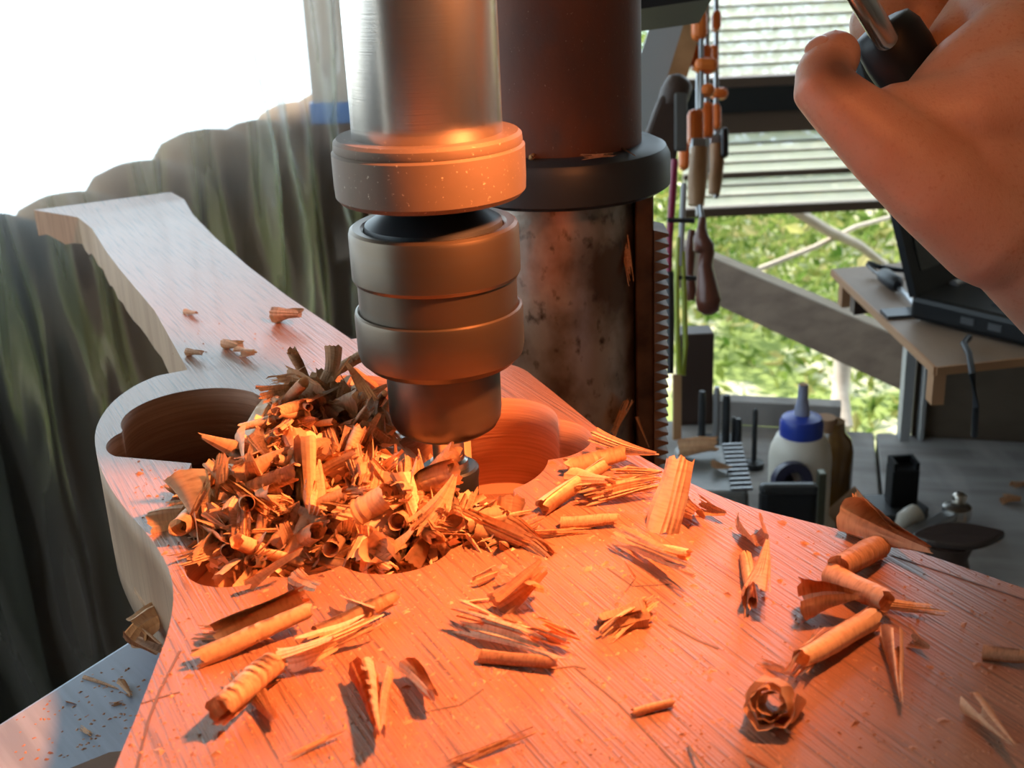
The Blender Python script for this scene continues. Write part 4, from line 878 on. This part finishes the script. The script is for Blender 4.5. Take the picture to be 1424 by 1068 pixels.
# heap: height over the blank's top
HP = [(P2(440, 700), 0.034, 0.020), (P2(470, 610), 0.028, 0.022), (P2(395, 640), 0.020, 0.015), (P2(600, 715), 0.020, 0.014), (P2(330, 735), 0.020, 0.008), (P2(690, 735), 0.013, 0.008), (P2(470, 560), 0.018, 0.012)]
def hh(x, y):
    z = -0.026
    for (c, s_, h_) in HP: z = z + (h_ + 0.009) * math.exp(-((x - c[0]) ** 2 + (y - c[1]) ** 2) / (2 * s_ * s_)) * 1.0
    return min(z, 0.034)
poly = [(236, 712), (262, 668), (318, 640), (352, 590), (384, 530), (405, 508), (505, 512), (540, 575), (548, 630), (575, 668), (650, 680), (705, 706), (770, 762), (700, 768), (600, 762), (540, 792), (420, 792), (318, 810), (300, 765), (250, 742)]
def in_poly(x, y, pl):
    c = False; n = len(pl); j = n - 1
    for i in range(n):
        if (pl[i][1] > y) != (pl[j][1] > y) and x < (pl[j][0] - pl[i][0]) * (y - pl[i][1]) / (pl[j][1] - pl[i][1]) + pl[i][0]: c = not c
        j = i
    return c
def in_hole(x, y, grow=0.0):
    k = int(round((math.atan2(y - CC[1], x - CC[0]) % (2 * PI)) / (2 * PI) * 420)) % 420
    return math.hypot(x - CC[0], y - CC[1]) < hn[k] + grow
def surf(x, y):
    z = hh(x, y)
    return z if in_hole(x, y, -0.002) else max(z, 0.0)
def heap_point(pl):
    while True:
        px, py = random.uniform(230, 775), random.uniform(500, 815)
        if not in_poly(px, py, pl): continue
        d_ = ray(px, py); p = None
        for k_ in range(160):
            q_ = CAM + d_ * (0.30 + k_ * 0.0016)
            if q_.z < surf(q_.x, q_.y): p = q_; break
        if p is None or math.hypot(p.x, p.y) < 0.0165: continue
        return px, py, p
# loose fill under the heap, too small and dense to pick apart
fv = []; ff = []
for _ in range(2600):
    px, py, p = heap_point(poly)
    k = random.choice(['curl', 'flake', 'splinter', 'flake', 'sliver']); v_ = random.randrange(4)
    L = random.uniform(0.004, 0.010); wdt = random.uniform(0.0015, 0.004)
    R = Euler((random.uniform(0, 6.3), random.uniform(-0.9, 0.9), random.uniform(0, 6.3))).to_matrix() @ Matrix.Diagonal((L, wdt, wdt))
    n = 8; t = np.linspace(-0.5, 0.5, 4)
    arch = random.uniform(-0.5, 0.5); o_ = len(fv)
    dz = random.uniform(-0.010, -0.001)
    for tt in t:
        for w_ in (-0.5, 0.5):
            q = R @ Vector((tt, w_ * (1.0 - 0.6 * abs(tt)), arch * (1 - 4 * tt * tt) * 0.8)); fv.append((p.x + q.x, p.y + q.y, p.z + q.z + dz))
    for i in range(3): ff.append((o_ + 2 * i, o_ + 2 * i + 1, o_ + 2 * i + 3, o_ + 2 * i + 2))
mb = MB(); mb.v = fv; mb.f = ff
me = bpy.data.meshes.new('shaving_litter'); me.from_pydata(fv, [], ff); me.update()
o = link('shaving_litter', me, M['chip']); tag(o, 'fine broken shavings filling the heap around the drill bit', 'wood shavings', kind='stuff')
# mound body that carries it
gv = []; gi = {}; gf = []
x0, x1, y0, y1 = -0.13, 0.06, -0.08, 0.12; NX, NY = 76, 80
for j in range(NY + 1):
    for i in range(NX + 1):
        x = x0 + (x1 - x0) * i / NX; y = y0 + (y1 - y0) * j / NY
        gi[i, j] = len(gv); gv.append((x, y, surf(x, y) - 0.010 + random.uniform(-0.0015, 0.0015)))
for j in range(NY):
    for i in range(NX):
        x = x0 + (x1 - x0) * (i + .5) / NX; y = y0 + (y1 - y0) * (j + .5) / NY
        if in_hole(x, y, 0.002) and hh(x, y) > -0.0225 and math.hypot(x, y) > 0.012 and x < 0.006 + 0.5 * max(0, -0.02 - y): gf.append((gi[i, j], gi[i + 1, j], gi[i + 1, j + 1], gi[i, j + 1]))
me = bpy.data.meshes.new('packed_dust'); me.from_pydata(gv, [], gf); me.update()
bm = bmesh.new(); bm.from_mesh(me); bmesh.ops.delete(bm, geom=[v for v in bm.verts if not v.link_faces], context='VERTS'); bm.to_mesh(me); bm.free()
o = link('packed_dust', me, M['chip_b'], smooth=180); tag(o, 'packed sawdust under the heap of shavings in the cavity', 'sawdust', kind='stuff')
# the heap's shavings, each its own object
def zone(px, py):
    if py < 600 and px < 470: return 'at the shaded back of the heap'
    if py < 620: return 'in the shade just behind the chuck nose'
    if px < 330: return 'on the outer rim side of the heap'
    if px > 620: return 'trailing from the heap past the cutter'
    if py > 740: return 'at the front cavity rim below the heap'
    if px > 520: return 'right in front of the cutter'
    if py < 680: return 'on the bright upper slope of the heap'
    return 'in the bright middle of the heap'
def pose(yaw, pit_):
    if pit_ > 0.55: return 'standing steeply'
    if pit_ < -0.4: return 'dipping head down'
    k = int((yaw % PI) / (PI / 3))
    return ('lying crosswise', 'lying toward the column', 'lying toward the neck')[min(k, 2)]
cnt = 0
while cnt < 215:
    px, py, p = heap_point(poly)
    k = random.choices(['roll', 'cone', 'curl', 'fan', 'splinter', 'flake', 'sliver'], [4, 2.5, 3, 3.5, 4, 2, 1.2])[0]
    big = py > 610
    L = random.uniform(0.010, 0.025) if big else random.uniform(0.009, 0.018)
    wdt = {'roll': 0.30, 'cone': 0.42, 'curl': 0.42, 'fan': 0.5, 'splinter': 0.3, 'flake': 0.45, 'sliver': 0.12}[k] * L * random.uniform(0.75, 1.2)
    yaw = random.uniform(0, 6.28); pit_ = random.gauss(0.1, 0.5)
    X = Vector((math.cos(yaw) * math.cos(pit_), math.sin(yaw) * math.cos(pit_), math.sin(pit_))) * L
    c = Vector((p.x, p.y, p.z + 0.001))
    e1, e2 = c + X / 2, c - X / 2
    if min(math.hypot(e.x, e.y) for e in (e1, e2)) < 0.017 and max(e1.z, e2.z) > 0.008: continue
    if min(math.hypot(e.x, e.y) for e in (e1, e2)) < 0.010: continue
    chip(k, random.randrange(4), c, X, wdt, random.uniform(0, 6.28), ('short ' if L < 0.0125 else 'long ' if L > 0.0185 else '') + WORD[k] + ' shaving ' + pose(yaw, pit_) + ' ' + zone(px, py), 'shavings heaped around the drill bit')
    cnt += 1
# hero shavings on the heap
for k, v_, a, b, w, lb_, rl_, zc in [
 ('cone', 0, (262, 660), (285, 745), 60, 'large horn-shaped cone standing at the outer rim of the heap', 2.0, 0.008),
 ('roll', 2, (425, 612), (428, 745), 36, 'tall upright ribbed roll in the middle of the heap', 0.3, 0.022),
 ('roll', 1, (468, 735), (540, 690), 46, 'fat bright ribbed roll leaning beside the tall upright one', 0.5, 0.018),
 ('splinter', 1, (330, 715), (330, 805), 42, 'bright splinter bundle standing at the front rim of the heap', 0.4, 0.006),
 ('roll', 3, (335, 690), (415, 655), 30, 'pale roll lying across the outer slope of the heap', 0.4, 0.014),
 ('fan', 2, (595, 735), (640, 668), 60, 'pale wide fan in front of the cutter', 0.5, 0.010),
 ('curl', 1, (560, 660), (585, 735), 36, 'pale curled strip standing just before the cutter', 1.0, 0.012),
 ('splinter', 2, (640, 720), (760, 765), 40, 'bristly bundle at the tip of the trailing shavings', 0.3, 0.005),
 ('fan', 1, (520, 790), (570, 730), 50, 'broad smooth fan on the front cavity rim', 0.3, 0.006),
 ('flake', 1, (395, 520), (450, 545), 40, 'dark flake crowning the shaded back of the heap', 0.6, 0.030)]:
    mx_, my_ = (a[0] + b[0]) / 2, (a[1] + b[1]) / 2; dirn = ray(mx_, my_); d = 0.5
    for k_ in range(200):
        q_ = CAM + dirn * (0.30 + k_ * 0.0013)
        if q_.z < surf(q_.x, q_.y): d = 0.30 + k_ * 0.0013; break
    d -= 0.5 * w * d / F
    A, B = atd(*a, d + 0.004), atd(*b, d - 0.002)
    chip(k, v_, (A + B) / 2, B - A, w * d / F, rl_, lb_, 'shavings heaped around the drill bit')
# elsewhere
dn = (at(400, 447) - CAM).dot(FW)
lay('curl', 2, (383, 440), (418, 448), 26, 'curled grey shaving lying alone on the pale neck', 0.7, 0, 0.004, group='shavings on the neck')
for i, (x, y, w) in enumerate([(325, 478, 14), (345, 488, 14), (272, 488, 12), (266, 430, 9)]):
    lay('curl', i, (x - w, y - 3), (x + w * .7, y + 4), w * 1.1, ['crumb farthest up of the pair in the middle of the neck', 'crumb nearer the body of the pair in the middle of the neck', 'crumb on the neck near its sawn side face', 'smallest crumb, alone high on the neck'][i], 0.6, 0, 0.002, group='shavings on the neck')
# caught between blank side and table
for i, (a, b, w, k) in enumerate([((182, 884), (226, 850), 40, 'curl'), ((198, 818), (226, 860), 34, 'roll'), ((180, 880), (216, 904), 28, 'curl')]):
    zc = -0.034; A, B = at(*a, zc), at(*b, zc)
    chip(k, i, (A + B) / 2 + Vector((0.001, 0, 0)), B - A, w * 0.44 / F, 0.7 * i, ['brown curl caught against the side of the blank above the table', 'brown upright roll caught against the side of the blank above the table', 'brown curl hanging lowest at the side of the blank'][i], 'shavings caught at the side of the blank')
lay('sliver', 0, (115, 932), (162, 948), 8, 'straight stick-like sliver on the blue table', 0, ZT, 0.0, group='shavings on the table')
lay('curl', 1, (168, 942), (180, 958), 14, 'small pale curl beside the stick-like sliver on the table', 0.5, ZT, 0.0, group='shavings on the table')
lay('flake', 2, (88, 965), (104, 968), 8, 'tiny flat flake at the outer edge of the blue table', 0, ZT, 0.0, group='shavings on the table')
lay('splinter', 2, (112, 1004), (124, 1012), 10, 'small bright crumb in the middle of the blue table', 0, ZT, 0.0, group='shavings on the table')
lay('splinter', 1, (152, 970), (168, 966), 8, 'crumbly red splinter on the table near the blank', 0, ZT, 0.0, group='shavings on the table')
# stuck on the column and ring
dc = (Vector((CX, CY - RL, 0)) - CAM).dot(FW)
def stuck(k, v_, a, b, w, lb_, d, rl_=0.3): A, B = atd(*a, d), atd(*b, d); chip(k, v_, (A + B) / 2, B - A, w * d / F, rl_, lb_, 'shavings stuck on the column')
def coldepth(x, y, R_):
    best = None
    rr = ray(x, y); A2 = rr.x ** 2 + rr.y ** 2; ox, oy = CAM.x - CX, CAM.y - CY
    Bq = 2 * (ox * rr.x + oy * rr.y); Cq = ox * ox + oy * oy - R_ * R_; D = Bq * Bq - 4 * A2 * Cq
    return (-Bq - math.sqrt(D)) / (2 * A2) if D > 0 else -Bq / (2 * A2)
stuck('splinter', 1, (868, 332), (876, 388), 13, 'reddish splinter stuck on the steel column below the black ring', coldepth(871, 360, RL + 0.001))
stuck('splinter', 3, (872, 555), (850, 608), 26, 'ragged shaving caught low on the steel column', coldepth(862, 585, RL + 0.003))
stuck('sliver', 2, (886, 580), (903, 622), 7, 'thin orange sliver leaning on the rack near the blank', coldepth(880, 600, RL + 0.004))
zr_ = z_rt + 0.0005
for a, b, k, lb_ in (((738, 222), (752, 208), 'curl', 'small curled chip on the black ring beside the quill collar'), ((862, 206), (884, 216), 'sliver', 'orange sliver lying on the black ring near its outer end'), ((812, 221), (850, 218), 'splinter', 'dusty splinter lying on the front of the black ring')):
    A, B = at(*a, zr_), at(*b, zr_); chip(k, 1, (A + B) / 2, B - A, 8 * 0.5 / F, 0.3, lb_, 'shavings on the column ring', z=zr_ - 0.0003)
# on the grey box lid and bench
chip('curl', 0, at(970, 635, tray_z), Vector((0.035, 0.0, 0.004)), 0.018, 0.3, 'dark curled shaving lying on the far part of the grey box lid', 'shavings on the bench', z=tray_z - 0.0005)
chip('fan', 1, at(1004, 656, tray_z), Vector((0.016, -0.004, 0.002)), 0.014, 0.3, 'small pinkish shaving on the grey box lid', 'shavings on the bench', z=tray_z - 0.0005)
chip('curl', 2, at(1405, 700, ZB), Vector((0.016, 0.0, 0.0)), 0.010, 0.3, 'pinkish crumb alone on the bare bench planks', 'shavings on the bench', z=ZB - 0.0003)
chip('curl', 3, at(1418, 676, ZB), Vector((0.016, 0.004, 0.0)), 0.008, 0.3, 'pinkish crumb at the frame edge, farther along the bench', 'shavings on the bench', z=ZB - 0.0003)
chip('curl', 1, at(1376, 752, ZB), Vector((0.012, -0.012, 0.0)), 0.010, 0.3, 'pinkish crumb beside the dark flared stand', 'shavings on the bench', z=ZB - 0.0003)
# crumbs and dust strewn over the blank
fv = []; ff = []
def crumb(p, L, w_):
    yaw = random.uniform(0, 6.28); o_ = len(fv); hgt_ = L * random.uniform(0.1, 0.35)
    cx, sx__ = math.cos(yaw), math.sin(yaw)
    for (a_, b_, z_) in ((-.5, -.2, 0), (.5, -.35, 0), (.35, .4, 0), (-.3, .45, 0), (0.05, 0.0, 1)):
        fv.append((p.x + L * a_ * cx - w_ * b_ * sx__, p.y + L * a_ * sx__ + w_ * b_ * cx, p.z + z_ * hgt_))
    ff.extend([(o_, o_ + 1, o_ + 4), (o_ + 1, o_ + 2, o_ + 4), (o_ + 2, o_ + 3, o_ + 4), (o_ + 3, o_, o_ + 4), (o_ + 3, o_ + 2, o_ + 1, o_)])
n = 0
while n < 6000:
    px, py = random.uniform(180, 1424), random.uniform(600, 1068)
    p = at(px, py)
    if not in_poly(p.x, p.y, OUT) or in_hole(p.x, p.y, 0.001): continue
    if random.random() > (1.0 if px < 980 else 0.45): continue
    n += 1; L = min(0.0032, 0.0004 * math.exp(abs(random.gauss(0, 0.65)))); crumb(p, L, L * random.uniform(0.3, 0.9))
for _ in range(140):
    p = at(random.uniform(20, 210), random.uniform(930, 1060), ZT)
    if (p - ta).dot(tn) > 0.003 and not in_poly(p.x, p.y, OUT): crumb(p, random.uniform(0.0005, 0.0016), 0.001)
for _ in range(60):
    t = random.random(); s_ = random.random(); p = at(240 + 200 * t * s_ + 30 * s_, 490 - 110 * t)
    p = at(random.uniform(240, 440), random.uniform(440, 505)); crumb(p, random.uniform(0.0006, 0.0016), 0.001)
me = bpy.data.meshes.new('sawdust_crumbs'); me.from_pydata(fv, [], ff); me.update()
tag(link('sawdust_crumbs', me, M['dust']), 'fine sawdust crumbs strewn over the blank and table', 'sawdust', kind='stuff')

# ------------------------------------------------------------------ the hand
def hand():
    caps = []
    def cap(*pts):   # (x, y, depth, radius px)
        caps.append([(atd(x, y, d), r * d / F) for x, y, d, r in pts])
    # thumb
    cap((1385, 318, .400, 86), (1303, 256, .396, 74), (1230, 198, .395, 61), (1182, 158, .396, 50), (1142, 122, .398, 43), (1148, 98, .402, 39), (1162, 77, .407, 36))
    # thumb web and first metacarpal muscle
    cap((1286, 152, .405, 44), (1340, 104, .408, 56), (1402, 62, .410, 62))
    cap((1338, 62, .432, 52), (1380, 20, .437, 62), (1430, 20, .430, 62))
    cap((1250, 160, .400, 46), (1330, 170, .402, 80), (1410, 150, .405, 95))
    # back of the hand
    cap((1420, 60, .415, 78), (1480, 210, .410, 100), (1540, 350, .415, 112))
    cap((1500, 20, .425, 82), (1550, 180, .425, 105), (1590, 330, .425, 112))
    cap((1580, 20, .440, 76), (1620, 170, .440, 95), (1620, 330, .435, 105))
    cap((1640, 60, .455, 66), (1660, 190, .455, 85), (1640, 330, .445, 95))
    cap((1362, 266, .402, 90), (1450, 285, .408, 112), (1560, 330, .420, 120))
    # wrist and forearm
    cap((1420, 330, .402, 88), (1515, 390, .412, 116), (1640, 440, .425, 145), (1800, 500, .43, 160), (2050, 600, .44, 185))
    cap((1560, 330, .432, 118), (1680, 400, .435, 130), (1800, 470, .44, 150), (2050, 570, .44, 180))
    # index finger: up, over the knob, tip under the lever
    cap((1420, 55, .414, 66), (1372, -48, .432, 46), (1330, -78, .448, 42), (1270, -28, .462, 40), (1236, 6, .462, 38), (1214, 34, .452, 34))
    # middle finger
    cap((1500, 20, .425, 68), (1455, -70, .452, 46), (1395, -92, .470, 42), (1330, -32, .476, 41), (1300, 8, .470, 42), (1284, 22, .462, 34))
    cap((1580, 20, .440, 62), (1540, -80, .468, 44), (1470, -90, .488, 40), (1405, -25, .492, 38), (1370, 25, .482, 34))
    cap((1640, 60, .455, 54), (1610, -40, .482, 38), (1550, -60, .500, 34), (1490, -5, .502, 32), (1455, 40, .492, 30))
    bm = bmesh.new()
    for c in caps:
        dense = []
        for (p, r), (q_, r2) in zip(c[:-1], c[1:]):
            n = max(2, int((q_ - p).length / 0.004))
            dense += [(p.lerp(q_, k / n), r + (r2 - r) * k / n) for k in range(n)]
        dense.append(c[-1])
        pts = [d[0] for d in dense]; rs = [d[1] for d in dense]
        # round ends
        t0 = (pts[0] - pts[1]).normalized(); t1 = (pts[-1] - pts[-2]).normalized()
        pre = [(pts[0] + t0 * rs[0] * math.sin(a), rs[0] * math.cos(a)) for a in (1.45, 1.1, 0.75, 0.4)]
        post_ = [(pts[-1] + t1 * rs[-1] * math.sin(a), rs[-1] * math.cos(a)) for a in (0.4, 0.75, 1.1, 1.45)]
        allp = pre + dense + post_
        x = MB().tube([a[0] for a in allp], [a[1] for a in allp], 20)
        me_ = bpy.data.meshes.new('t'); me_.from_pydata(x.v, [], x.f); bm.from_mesh(me_); bpy.data.meshes.remove(me_)
    bmesh.ops.recalc_face_normals(bm, faces=bm.faces)
    me = bpy.data.meshes.new('person'); bm.to_mesh(me); bm.free()
    o = bpy.data.objects.new('tmp_hand', me); COL.objects.link(o)
    rm = o.modifiers.new('r', 'REMESH'); rm.mode = 'VOXEL'; rm.voxel_size = 0.0013
    sm = o.modifiers.new('s', 'SMOOTH'); sm.factor = 0.6; sm.iterations = 14
    dg = bpy.context.evaluated_depsgraph_get(); dg.update()
    me2 = bpy.data.meshes.new_from_object(o.evaluated_get(dg)); bpy.data.objects.remove(o)
    me2.materials.clear(); me2.materials.append(M['skin']); me2.shade_smooth(); me2.name = 'person'
    return me2
hr = thing('person', "person's bare hand and wrist gripping the black knob of the feed lever", 'person', atd(1500, 400, .41))
hm = link('hand', hand(), None, hr)
# thumb nail
tc_ = atd(1134, 88, .398)
nm = bpy.data.meshes.new('thumb_nail'); bm = bmesh.new(); bmesh.ops.create_uvsphere(bm, u_segments=20, v_segments=12, radius=1); bm.to_mesh(nm); bm.free()
xax = (atd(1150, 52, .404) - atd(1120, 105, .397)).normalized(); nax = (atd(1112, 72, .393) - atd(1150, 92, .405)).normalized(); yax = nax.cross(xax).normalized(); nax = xax.cross(yax)
Rm = Matrix((xax, yax, nax)).transposed() @ Matrix.Diagonal((0.0048, 0.0040, 0.0012))
nm.transform(Matrix.Translation(atd(1135, 63, .4005)) @ Rm.to_4x4()); nm.shade_smooth()
link('thumb_nail', nm, M['nail'], hr)['label'] = 'pale thumb nail'
